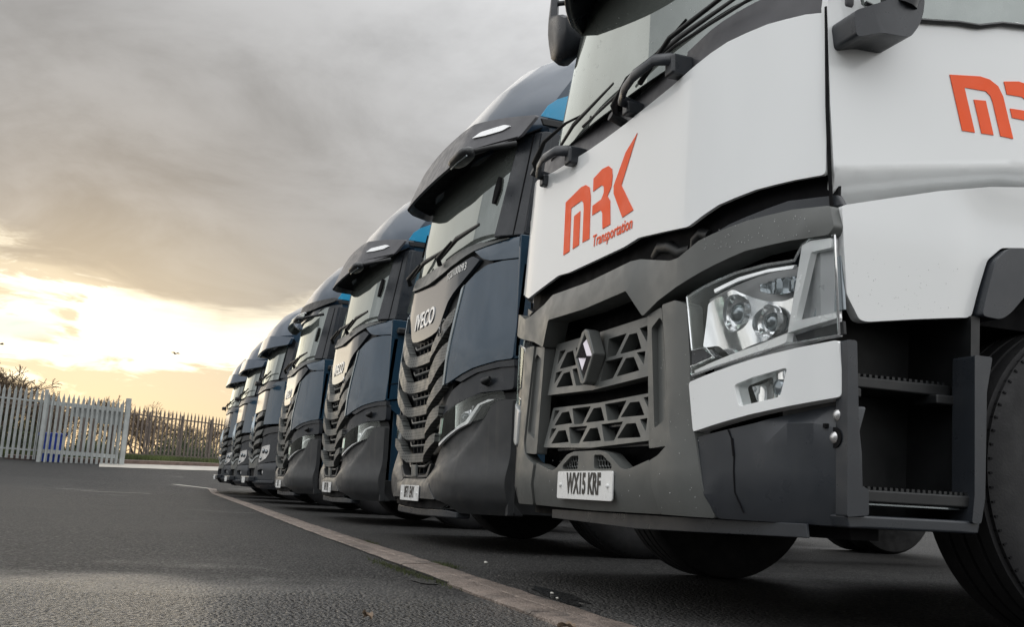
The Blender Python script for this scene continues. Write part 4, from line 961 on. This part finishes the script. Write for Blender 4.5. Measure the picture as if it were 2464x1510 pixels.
    tube('aerial',[(.55,.95,3.66),(.55,.97,3.80),(.55,1.05,4.0)],[.03,.006,.003],'black',t,sides=6)
    box('roof_marker',(.6,.62,3.45),(.14,.05,.05),'satin',t,.01,Matrix.Rotation(R(-40),3,'X'))
    chassis(t)
    return t
def wheel_simple(parent,u,v,s):
    w_=lathe('wheel',[(-.3*s,.30),(-.3*s,.50),(-.27*s,.52),(-.03*s,.52),(0,.48),(0,.30)],'rubber',parent,c=(u,v,.52),seg=48)
    lathe('rim',[(-.06*s,.29),(-.12*s,.2),(-.04*s,.1)],'rim',w_,c=(u,v,.52),seg=24)
q1=older_truck((-19.2,1.97,0),'older dark blue tractor unit with five thick chevron bars, nearest of the three far trucks')
q2=copy_tree(q1); q2.location=(-23.15,1.97,0); q2['label']='older dark blue tractor unit with chevron bars, middle one of the three far trucks'
q3=copy_tree(q1); q3.location=(-27.0,1.99,0.03); q3['label']='older dark blue tractor unit with chevron bars, farthest in the row'
# ------------------------------------------------------------------ yard: edging strip, puddles, litter
MTX=None
def strip():
    # centre line of the edging in plan, measured along the yard
    A=Vector((-28.6,1.95)); B=Vector((-16.0,1.66)); Cc=Vector((-8.8,1.46)); D=Vector((-4.05,1.375))
    segs=[]
    path=[A,B,Cc,D]
    root=bpy.data.objects.new('kerb',None)
    me=bpy.data.meshes.new('kerb')
    rg=random.Random(2)
    # bed under the stones
    bm=bmesh.new()
    def stone(p,q,w,h,name='edging_stone'):
        d=(q-p).normalized(); nrm=Vector((-d.y,d.x))
        L=(q-p).length; bm=bmesh.new(); n=max(2,int(L/.12)); rows=[]
        for i in range(n+1):
            c=p+(q-p)*(i/n); e=[]
            for k,(o,zz) in enumerate(((-w/2,-.05),(-w/2,h-.006),(-w/2+.012,h),(-.006,h+.001),(.002,h-.006),(.009,h+.001),(w/2-.012,h),(w/2,h-.006),(w/2,-.05))):
                jx=rg.uniform(-.006,.006) if k in (1,2,6,7) else 0
                x=c.x+nrm.x*(o+jx); y=c.y+nrm.y*(o+jx)
                e.append(bm.verts.new((x,y,gz(x,y)+zz+rg.uniform(-.0015,.0015))))
            rows.append(e)
        for a,b in zip(rows,rows[1:]):
            for k in range(8): bm.faces.new([a[k],b[k],b[k+1],a[k+1]])
        bm.faces.new(rows[0]); bm.faces.new(list(reversed(rows[-1])))
        return bm
    stones=[]
    for a,b in zip(path,path[1:]):
        L=(b-a).length; n=max(1,round(L/.92))
        for i in range(n):
            p=a+(b-a)*(i/n); q=a+(b-a)*((i+1)/n); g=(q-p).normalized()*.0018
            stones.append((p+g,q-g,.215,.009+rg.uniform(-.0015,.0015)))
    p=Vector((-4.02,1.345)); 
    while p.x<4:
        q=p+Vector((.95,-.012)); g=(q-p).normalized()*.0018
        stones.append((p+g,q-g,.225,.014+rg.uniform(-.0015,.002))); p=q
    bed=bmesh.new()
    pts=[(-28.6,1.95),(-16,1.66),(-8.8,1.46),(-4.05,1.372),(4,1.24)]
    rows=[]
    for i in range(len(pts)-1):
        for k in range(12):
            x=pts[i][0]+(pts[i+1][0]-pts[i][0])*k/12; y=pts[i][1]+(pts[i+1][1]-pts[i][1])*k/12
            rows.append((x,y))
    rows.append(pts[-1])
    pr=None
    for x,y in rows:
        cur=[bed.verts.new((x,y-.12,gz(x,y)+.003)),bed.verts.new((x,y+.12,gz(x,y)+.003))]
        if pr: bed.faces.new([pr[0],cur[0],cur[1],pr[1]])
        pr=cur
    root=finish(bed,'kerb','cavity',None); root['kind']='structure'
    for s_ in stones:
        bm=stone(*s_); finish(bm,'edging_stone','kerb',root,40)
strip()
def patch(name,cx,cy,rx,ry,m,seed,h=.004,irr=.35,rotz=0):
    rg=random.Random(seed); bm=bmesh.new(); n=40; ph=[rg.uniform(0,6.28) for _ in range(6)]
    vs=[]
    for i in range(n):
        a=2*math.pi*i/n; k=1+irr*sum(math.sin(a*(j+2)+ph[j])/(j+1.5) for j in range(5))*.6
        x=rx*k*math.cos(a); y=ry*k*math.sin(a)
        X=cx+x*math.cos(rotz)-y*math.sin(rotz); Y=cy+x*math.sin(rotz)+y*math.cos(rotz)
        vs.append(bm.verts.new((X,Y,gz(X,Y)+h)))
    bm.faces.new(vs)
    return finish(bm,name,m,None)
o=patch('water',-3.70,1.585,.34,.055,'puddle',5,h=.0025,irr=.7,rotz=-.05); o['kind']='structure'
o=patch('water',-4.15,1.17,.12,.05,'puddle',9,rotz=.1); o['kind']='structure'
# moss tufts along the edging: many tiny blades
def tufts():
    rg=random.Random(8); bm=bmesh.new()
    for cx,cy,sx,sy,n in ((-4.75,1.205,.30,.02,500),(-5.05,1.53,.10,.03,320),(-6.9,1.545,.12,.02,150),(-4.3,1.225,.2,.012,160)):
        for _ in range(n):
            x=rg.gauss(cx,sx); y=rg.gauss(cy,sy); h=rg.uniform(.006,.022); a=rg.uniform(0,6.28); l=rg.uniform(-.01,.01)
            p=Vector((x,y,.0)); d=Vector((math.cos(a),math.sin(a),0))*.002
            bm.faces.new([bm.verts.new(p-d),bm.verts.new(p+d),bm.verts.new(p+Vector((l,l,h)))])
    o=finish(bm,'moss','moss',None); o['kind']='stuff'
tufts()
def litter(name,x,y,L,wd,m,label,cat,seed,rz=0):
    rg=random.Random(seed); bm=bmesh.new(); n=8; rows=[]
    for i in range(n+1):
        t=i/n; hw=wd*math.sin(math.pi*min(.98,max(.02,t)))**.7*(1+rg.uniform(-.2,.2))
        c=(t-.5)*L; z=.006+.012*math.sin(t*3.1)*rg.uniform(.6,1.2)
        rows.append([bm.verts.new((c,-hw,z+.008+rg.uniform(0,.006))),bm.verts.new((c,0,z)),bm.verts.new((c,hw,z+.006+rg.uniform(0,.008)))])
    for a,b in zip(rows,rows[1:]):
        for k in (0,1): bm.faces.new([a[k],b[k],b[k+1],a[k+1]])
    g=bmesh.ops.extrude_face_region(bm,geom=list(bm.faces))
    for v in [q for q in g['geom'] if isinstance(q,bmesh.types.BMVert)]: v.co.z-=.0012
    o=finish(bm,name,m,None,60); o.location=(x,y,0); o.rotation_euler=(0,0,rz); tag(o,label,cat); return o
litter('dead_leaf',-2.925,.665,.045,.016,'leafd','curled brown dead leaf lying on the asphalt at the bottom edge','leaf',1,.3)
litter('dead_leaf',-2.72,1.20,.07,.016,'leafd','pale leaf scrap beside the edging strip at the bottom edge','leaf',2,.5)
def pebble(x,y,r,label,seed):
    rg=random.Random(seed); bm=bmesh.new(); bmesh.ops.create_icosphere(bm,subdivisions=2,radius=1)
    for v in bm.verts: v.co=Vector((v.co.x*r*(1+rg.uniform(-.2,.2)),v.co.y*r*.8,(v.co.z+.6)*r*.5*(1+rg.uniform(-.2,.2))))
    o=finish(bm,'pebble','stone',None,60); o.location=(x,y,.004); tag(o,label,'pebble')
pebble(-5.25,1.82,.013,'pale stone chip lying on the asphalt under the bumper of the white truck',1)
pebble(-3.72,1.57,.009,'pale stone chip in the puddle behind the edging strip',2)
pebble(-3.55,1.52,.007,'small pale stone chip just right of the puddle',3)
# painted marks on the yard
def mark(x0,y0,x1,y1,w_,m,name='yard_line'):
    bm=bmesh.new(); d=Vector((x1-x0,y1-y0)); L=d.length; d.normalize(); n_=Vector((-d.y,d.x))*w_/2; k=max(1,int(L/1.0)); pr=None
    for i in range(k+1):
        c=Vector((x0,y0))+d*L*i/k
        cur=[bm.verts.new((c.x-n_.x,c.y-n_.y,gz(c.x,c.y)+.005)),bm.verts.new((c.x+n_.x,c.y+n_.y,gz(c.x,c.y)+.005))]
        if pr: bm.faces.new([pr[0],cur[0],cur[1],pr[1]])
        pr=cur
    o=finish(bm,name,m,None); o['kind']='structure'; return o
mark(-28.6,1.95,-29.9,1.0,.28,'conc')
mark(-21.5,-1.0,-22.0,.3,.12,'conc')
# pavement and kerb along the far fence
def ribbon(name,pts,w0,w1,h,m,kind='structure',thick=.12):
    """strip of ground following the terrain; pts in plan, w0..w1 offsets to the left of travel"""
    bm=bmesh.new(); pr=None
    P=[Vector(p) for p in pts]; Q=[]
    for a,b in zip(P,P[1:]):
        n=max(1,int((b-a).length/1.0))
        for i in range(n): Q.append(a+(b-a)*i/n)
    Q.append(P[-1])
    for i,c in enumerate(Q):
        d=(Q[min(i+1,len(Q)-1)]-Q[max(i-1,0)]).normalized(); nn_=Vector((-d.y,d.x))
        a=c+nn_*w0; b=c+nn_*w1
        cur=[bm.verts.new((a.x,a.y,gz(a.x,a.y)-.1)),bm.verts.new((a.x,a.y,gz(a.x,a.y)+h)),bm.verts.new((b.x,b.y,gz(b.x,b.y)+h)),bm.verts.new((b.x,b.y,gz(b.x,b.y)-.1))]
        if pr:
            for k in range(3): bm.faces.new([pr[k],cur[k],cur[k+1],pr[k+1]])
        pr=cur
    o=finish(bm,name,m,None)
    if kind: o['kind']=kind
    return o
def at(px,dep): # plan position at a bearing from the viewpoint
    d=M3@Vector((px-1232,0,-2400)); d=Vector((d.x,d.y)); d.normalize(); return d*dep
FF=[tuple(at(60,37.0)),tuple(at(300,37.3)),tuple(at(520,38.6)),tuple(at(760,41))]     # road kerb below the far fence
ribbon('pavement',FF,-3.4,-.0,.012,'conc') if False else None
def strip_between(name,A,B,h,m):
    bm=bmesh.new(); pr=None; n=24
    for i in range(n+1):
        t=i/n*(len(A)-1); k=min(int(t),len(A)-2); u=t-k
        a=Vector(A[k]).lerp(Vector(A[k+1]),u); b=Vector(B[k]).lerp(Vector(B[k+1]),u); cur=[]
        for j in range(7):
            c=a.lerp(b,j/6); cur.append(bm.verts.new((c.x,c.y,gz(c.x,c.y)+h)))
        if pr:
            for j in range(6): bm.faces.new([pr[j],cur[j],cur[j+1],pr[j+1]])
        pr=cur
    o=finish(bm,name,m,None); o['kind']='structure'
strip_between('pavement',[at(284,34.4),at(292,34.5),at(520,36.3),at(760,38)],[at(284,37.3),at(300,37.3),at(520,38.6),at(760,41)],.015,'conc')
ribbon('road_kerb',FF,-.25,.12,.13,'brick')
GS=1 if (Vector((-(Vector(FF[2])-Vector(FF[1])).y,(Vector(FF[2])-Vector(FF[1])).x))).dot(at(400,1))>0 else -1
def bank():
    rg=random.Random(3); bm=bmesh.new()
    P=[Vector(p) for p in FF]
    for _ in range(26000):
        k=rg.choice((0,1,1,1,2)); a,b=P[k],P[k+1]; d=(b-a); c=a+d*rg.random(); nn_=Vector((-d.y,d.x)).normalized(); c=c+nn_*(.2+abs(rg.gauss(0,3.2)))*GS
        z=gz(c.x,c.y); h=rg.uniform(.08,.32); a_=rg.uniform(0,6.28); w_=Vector((math.cos(a_),math.sin(a_),0))*.02
        p=Vector((c.x,c.y,z)); l=Vector((rg.uniform(-.08,.08),rg.uniform(-.08,.08),h))
        bm.faces.new([bm.verts.new(p-w_),bm.verts.new(p+w_),bm.verts.new(p+l)])
    me=bpy.data.meshes.new('grass'); bm.to_mesh(me); bm.free(); o=link('grass',me,'grass'); o['kind']='stuff'
bank()
# ------------------------------------------------------------------ palisade fences
PALES={}
def pale_mesh(H,w_=.07,top=.16):
    key=(H,w_)
    if key in PALES: return PALES[key]
    bm=bmesh.new(); rows=[]
    prof=[(-.5,0.0),(-.30,.022),(-.12,.006),(.12,.006),(.30,.022),(.5,0.0)]
    for z,k in ((0,1),(H-top,1),(H-top*.45,.42),(H,.10)):
        rows.append([bm.verts.new((x*w_*k,-y*k,z)) for x,y in prof]+[bm.verts.new((x*w_*k,-y*k+.004,z)) for x,y in reversed(prof)])
    # split tips: three points
    for a,b in zip(rows,rows[1:]):
        n=len(a)
        for i in range(n): bm.faces.new([a[i],a[(i+1)%n],b[(i+1)%n],b[i]])
    bm.faces.new(rows[0]); bm.faces.new(rows[-1])
    bmesh.ops.recalc_face_normals(bm,faces=bm.faces)
    me=bpy.data.meshes.new('pale'); bm.to_mesh(me); bm.free(); me.shade_flat(); PALES[key]=me; return me
def palisade(name,pts,H,sp,m,label,cat,rails=(.35,1.95),gap=.06,pale_w=.07,posts=2.75,post_side=.06,base=None,group=None,jit=0,pm=None,rail_h=.05):
    P=[Vector(p) for p in pts]
    t=empty(name,(P[0].x,P[0].y,gz(*P[0])),label,cat,group)
    O=t.location.copy(); me=pale_mesh(H,pale_w); me.materials.clear(); me.materials.append(MT[m]); rg=random.Random(len(pts)*7+int(H*10)); n=0
    Z=base or (lambda x,y:gz(x,y))
    for a,b in zip(P,P[1:]):
        L=(b-a).length; d=(b-a)/L; ang=math.atan2(d.y,d.x); k=int(L/sp)
        for i in range(k+1):
            c=a+d*(i*sp)
            o=bpy.data.objects.new('pale',me); COL.objects.link(o); o.parent=t
            o.location=Vector((c.x,c.y,Z(c.x,c.y)+gap+rg.uniform(-jit,jit)))-O; o.rotation_euler=(0,rg.gauss(0,.004),ang)
        nn_=Vector((-d.y,d.x))
        for h in rails:
            c0=a+nn_*.035; c1=b+nn_*.035
            bm=bmesh.new()
            for cc in (c0,c1):
                pass
            za=Z(a.x,a.y)+h; zb=Z(b.x,b.y)+h
            q=[]
            for cc,z in ((c0,za),(c1,zb)):
                q.append([bm.verts.new(Vector((cc.x+nn_.x*o_,cc.y+nn_.y*o_,z+dz_))-O) for o_,dz_ in ((-.004-.02,-rail_h/2),(-.004-.02,rail_h/2),(.026,rail_h/2),(.026,-rail_h/2))])
            for i in range(4): bm.faces.new([q[0][i],q[0][(i+1)%4],q[1][(i+1)%4],q[1][i]])
            bm.faces.new(q[0]); bm.faces.new(q[1])
            finish(bm,'rail',m,t,30)
        if posts:
            k=max(1,round(L/posts))
            for i in range(k+1):
                c=a+d*(L*i/k)+nn_*.10
                o=box('post',Vector((c.x,c.y,Z(c.x,c.y)+H*.47-.1))-O,(.06,.05,H*.94+.2),m,t,.004,Matrix.Rotation(ang,3,'Z'))
    return t
# line through the gate, seen nearly face on.  d runs from left to right
G0=Vector((-36.06,-3.01)); G1=Vector((-36.80,-.55))
gbase=lambda x,y:.545-.035*((Vector((x,y))-G0).dot((G1-G0).normalized()))/2.5
gd=(G1-G0).normalized()
L0=G0-gd*2.6
palisade('palisade_fence',[tuple(L0-Vector((0,.2))-gd*2.8),tuple(G0-gd*.06+Vector((-.25,0)))],2.32,.165,'galv','pale galvanised spiked fence at the left edge, beside the gate','fence',rails=(.40,2.0),gap=.10,base=lambda x,y:gbase(x,y)+.03,rail_h=.05,pale_w=.09)
gt=palisade('palisade_gate',[tuple(G0),tuple(G1-gd*.12)],2.28,.160,'galv','pale galvanised spiked gate standing in front of the blue bin','gate',rails=(.42,2.0),gap=.07,base=gbase,posts=None,pale_w=.088,rail_h=.13)
O=gt.location
def part_post(x,y,w_,H,m='galv',name='gate_post'):
    box(name,Vector((x,y,gbase(x,y)+H/2-.1))-O,(w_,w_,H+.2),m,gt,.006,Matrix.Rotation(math.atan2(gd.y,gd.x),3,'Z'))
part_post(G0.x+.02,G0.y-.06,.10,2.42); part_post(G1.x,G1.y,.15,2.42); part_post(G1.x-.02,G1.y-.22,.05,2.2,name='gate_stile'); part_post(G0.x,G0.y+.13,.05,2.2,name='gate_stile')
nn_=Vector((-gd.y,gd.x))
for s0,s1,z0,z1 in ((.85,1.60,1.63,2.0),(1.60,2.42,1.48,1.98)):
    a=G0+gd*(s0+s1)/2+nn_*.10
    box('sheet_panel',Vector((a.x,a.y,gbase(a.x,a.y)+(z0+z1)/2))-O,(s1-s0-.01,.006,z1-z0),'galv',gt,0,Matrix.Rotation(math.atan2(gd.y,gd.x),3,'Z'))
# blue bin behind the gate
def blue_bin():
    c=G0+gd*.40+nn_*.55; z0=gbase(c.x,c.y)-.02
    t=empty('wheelie_bin',(c.x,c.y,z0),'blue plastic bin standing behind the left end of the spiked gate','bin')
    t.rotation_euler=(0,0,math.atan2(gd.y,gd.x))
    loft('body',[[(x*k*.34,y*k*.34,z) for x,y in ((-1,-1),(1,-1),(1,1),(-1,1))] for z,k in ((.03,.84),(.97,1.0),(.975,1.06),(1.01,1.06))],'bin',t,bev=.03)
    box('lid',(0,0,1.035),(.73,.74,.05),'bin',t,.02)
    for s in (-1,1): lathe('wheel',[(-.025,.09),(.025,.09)],'rubber',t,c=(s*.26,.26,.07),seg=20)
    box('handle',(0,.36,.98),(.5,.04,.03),'bin',t,.01)
    box('label',(-.20,-.327,.72),(.10,.004,.16),'plate',t,0,Matrix.Rotation(R(-2),3,'X'))
    box('lid_tab',(-.2,-.30,1.075),(.10,.06,.03),'plate',t,.01); box('lid_tab',(.0,-.30,1.075),(.08,.06,.03),'plate',t,.01); box('lid_tab',(.15,-.30,1.075),(.08,.06,.03),'plate',t,.01)
blue_bin()
palisade('palisade_fence',[tuple(at(150,38.0)),tuple(at(308,38.6)),tuple(at(540,44.9)),tuple(at(700,52))],2.02,.30,'galvd','long weathered dark steel palisade fence beyond the gate, running behind the parked trucks','fence',rails=(.28,1.74),gap=.04,pale_w=.105,rail_h=.05)
# second line of fence seen through the gate
palisade('palisade_fence',[tuple(at(-60,37.5)),tuple(at(140,37.8))],1.9,.17,'galvd','darker steel fence seen through the gate behind the blue bin','fence',rails=(.3,1.8),gap=.05,pale_w=.065,base=lambda x,y:gz(x,y)+.0)
# ------------------------------------------------------------------ winter trees and scrub
def tree(name,x,y,H,seed,label,spread=.55,levels=5,thick=.09,trunk=.25,m='twig',multi=1,cat='tree',group=None,leaf=0,dens=1.0):
    rg=random.Random(seed); V=[];F=[]; TV=[];TF=[]; tips=[]
    def seg(p,q,r0,r1,V,F,n=4):
        r0=max(r0,.0065); r1=max(r1,.005)
        d=(q-p); 
        if d.length<1e-5: return
        d.normalize(); a=d.cross(Vector((.3,.2,1))); 
        if a.length<.05: a=d.cross(Vector((1,0,0)))
        a.normalize(); b=d.cross(a); s=len(V)
        for c,r_ in ((p,r0),(q,r1)):
            for k in range(n):
                t=2*math.pi*k/n; V.append(c+a*math.cos(t)*r_+b*math.sin(t)*r_)
        for k in range(n): F.append((s+k,s+(k+1)%n,s+n+(k+1)%n,s+n+k))
    def grow(p,d,L,r,lv):
        n=3 if lv>1 else 2
        for i in range(n):
            q=p+d*(L/n); r1=r*(1-.22*(i+1)/n)
            if lv>=levels-0: seg(p,q,r,r1,TV,TF,6)
            else: seg(p,q,r,r1,V,F,3)
            p=q; r=r1; d=(d+Vector((rg.gauss(0,.13),rg.gauss(0,.13),rg.gauss(.03,.08)))).normalized()
            if lv>1 and i>0 and rg.random()<.6:
                s_=(d+Vector((rg.gauss(0,spread),rg.gauss(0,spread),rg.gauss(.1,spread*.6)))).normalized(); grow(p,s_,L*.62,r*.5,lv-2 if lv>2 else 1)
        if lv<=1: tips.append(p); return
        for _ in range(rg.choice((2,3)) if lv<levels else rg.choice((3,4))):
            s_=(d+Vector((rg.gauss(0,spread),rg.gauss(0,spread),rg.gauss(.12,spread*.55)))).normalized()
            grow(p,s_,L*rg.uniform(.62,.85),r*rg.uniform(.55,.72),lv-1)
    z0=gz(x,y)
    for k in range(multi):
        o_=Vector((rg.gauss(0,.25),rg.gauss(0,.25),0)) if multi>1 else Vector()
        d=Vector((rg.gauss(0,.12+.25*(multi>1)),rg.gauss(0,.12+.25*(multi>1)),1)).normalized()
        grow(o_,d,H*trunk,thick,levels)
    mz=max([v.z for v in V]+[1]); k=H/mz
    t=empty(name,(x,y,z0-.02),label,cat,group)
    me=bpy.data.meshes.new('trunk'); me.from_pydata([v*k for v in TV],[],TF); link('trunk',me,'bark',t)
    if leaf:
        for p in tips:
            for _ in range(leaf):
                c=p+Vector((rg.gauss(0,.03),rg.gauss(0,.03),rg.gauss(-.03,.03)))/k; a=Vector((rg.gauss(0,1),rg.gauss(0,1),rg.gauss(0,1))).normalized()*.028/k; b=a.normalized().cross(Vector((rg.gauss(0,1),rg.gauss(0,1),rg.gauss(0,1)))).normalized()*.018/k
                s=len(V); V+= [c-a,c+b,c+a,c-b]; F.append((s,s+1,s+2,s+3))
    me=bpy.data.meshes.new('crown'); me.from_pydata([v*k for v in V],[],F); o=link('crown',me,m,t)
    return t
TG='bare trees beyond the fences'
specs=[(-40,47,4.6,4,'dense dark thorn bush behind the fence at the left edge',True),(30,44,4.7,5,'round dark thorn bush rising over the fence left of the gate',True),(95,46,4.2,6,'twiggy bush behind the left end of the gate',True),
       (150,50,3.9,7,'thin bush with drooping twigs above the middle of the gate',True),(225,58,4.75,8,'small bare tree above the right half of the gate',False),
       (318,60,4.6,9,'bare tree just right of the gate post',False),(372,62,4.3,10,'bare spreading tree left of the widest crown behind the far fence',False),
       (405,60,4.75,11,'widest bare tree crown behind the middle of the far fence',False),(445,62,4.35,12,'bare tree behind the far fence, right of the widest crown',False),
       (490,63,3.9,13,'low bare tree at the right end of the far fence near the trucks',False)]
for px,dep,H,sd,lab,bush in specs:
    p=at(px,dep); h=H-1.25
    if bush: tree('thorn_bush',p.x,p.y,h,sd,lab,spread=.75,levels=6,thick=.05,trunk=.16,multi=5,cat='bush',leaf=1,m='twig')
    else: tree('bare_tree',p.x,p.y,h,sd,lab,spread=.52,levels=6,thick=.055,trunk=.20,multi=3)
def scrub():
    rg=random.Random(77); V=[];F=[]
    for _ in range(5200):
        px=rg.uniform(-60,560); dep=rg.uniform(52,66) if px>300 else rg.uniform(43,56); p=at(px,dep); z=gz(p.x,p.y)
        hh=(.9+.5*math.sin(px*.03)+.4*math.sin(px*.011+2)+ (1.1 if px<150 else 0))*rg.uniform(.4,1.15)*(1.25 if px>440 else 1)
        a=Vector((p.x,p.y,z)); q=a
        d=Vector((rg.gauss(0,.25),rg.gauss(0,.25),1)).normalized(); r=.016
        for k in range(4):
            n_=q+d*hh/4; s=len(V); e=Vector((r,0,0)); f=Vector((0,r,0)); e2=e*.7; f2=f*.7
            V+=[q-e,q+f,q+e,n_-e2,n_+f2,n_+e2]; F+=[(s,s+1,s+4,s+3),(s+1,s+2,s+5,s+4),(s+2,s,s+3,s+5)]
            q=n_; r*=.7; d=(d+Vector((rg.gauss(0,.3),rg.gauss(0,.3),rg.gauss(0,.1)))).normalized()
        for _k in range(3):
            c=q-Vector((rg.gauss(0,.15),rg.gauss(0,.15),rg.uniform(0,hh*.8))); a_=Vector((rg.gauss(0,1),rg.gauss(0,1),rg.gauss(0,1))).normalized()*.07; b=a_.cross(Vector((rg.gauss(0,1),rg.gauss(0,1),rg.gauss(0,1)))).normalized()*.035
            s=len(V); V+=[c-a_,c+b,c+a_,c-b]; F.append((s,s+1,s+2,s+3))
    me=bpy.data.meshes.new('scrub'); me.from_pydata(V,[],F); o=link('scrub',me,'leaf'); o['kind']='stuff'
scrub()
def hills():
    bm=bmesh.new(); pr=None; rg=random.Random(5)
    for i in range(0,361,2):
        a=R(i); rr=420; h=3.0+2.2*math.sin(i*.21)+1.4*math.sin(i*.53+1)+rg.uniform(-.4,.4)
        cur=[bm.verts.new((rr*math.cos(a),rr*math.sin(a),-4)),bm.verts.new((rr*math.cos(a),rr*math.sin(a),max(1.2,h))),bm.verts.new(((rr+90)*math.cos(a),(rr+90)*math.sin(a),-4))]
        if pr:
            for k in (0,1): bm.faces.new([pr[k],cur[k],cur[k+1],pr[k+1]])
        pr=cur
    o=finish(bm,'hills','leaf',None,60); o['kind']='structure'
hills()
def bird(px,dep,h,sp,label,rz):
    p=at(px,dep); t=empty('bird',(p.x,p.y,h),label,'bird'); t.rotation_euler=(0,0,rz)
    tube('body',[(-.16,0,0),(-.08,0,.01),(.04,0,.02),(.12,0,.03),(.17,0,.03)],[.01,.04,.045,.03,.008],'bird',t)
    for s in (-1,1):
        bm=bmesh.new(); pts=[(.05,0,.03),(.07,s*sp*.4,.12),(.0,s*sp,.06),(-.05,s*sp*.4,.10),(-.06,0,.03)]
        bm.faces.new([bm.verts.new(q) for q in pts]); g=bmesh.ops.extrude_face_region(bm,geom=list(bm.faces))
        for v in [q for q in g['geom'] if isinstance(q,bmesh.types.BMVert)]: v.co.z-=.012
        finish(bm,'wing','bird',t)
bird(433,70,.38+276*70/2400,.36,'small dark bird gliding above the far fence','x' and .6)
bird(15,80,.38+260*80/2400,.40,'tiny dark bird in the blue gap at the left edge of the sky',2.0)

# ------------------------------------------------------------------ unseen clad building, added behind the viewpoint for the trucks to reflect
def reflection_backdrop():
    rg=random.Random(12)
    t=empty('reflection_building',(34,-24,0),'tall unseen clad building added behind the viewpoint, reflected in the truck sides','building')
    box('wall',(0,-6,5.5),(66,12,11),'clad',t,.02)
    box('roof',(0,-6,11.15),(67,13,.35),'dark',t,.02)
    x=-33.0
    while x<32:
        w_=rg.choice((.5,.8,1.2,2.0,3.2)); mm=rg.choice(('clad','dark','galv','dark','navy','clad','white','black','clad','dark','white'))
        box('streak_panel',(x+w_/2,.06,6.0),(w_-.06,.1,9.6),mm,t,.01)  # alternating tones give the truck sides vertical streaks to reflect
        if w_>1.9: box('added_door',(x+w_/2,.14,1.9),(w_-.5,.1,3.6),rg.choice(('white','galv','dark')),t,.02)
        x+=w_
reflection_backdrop()
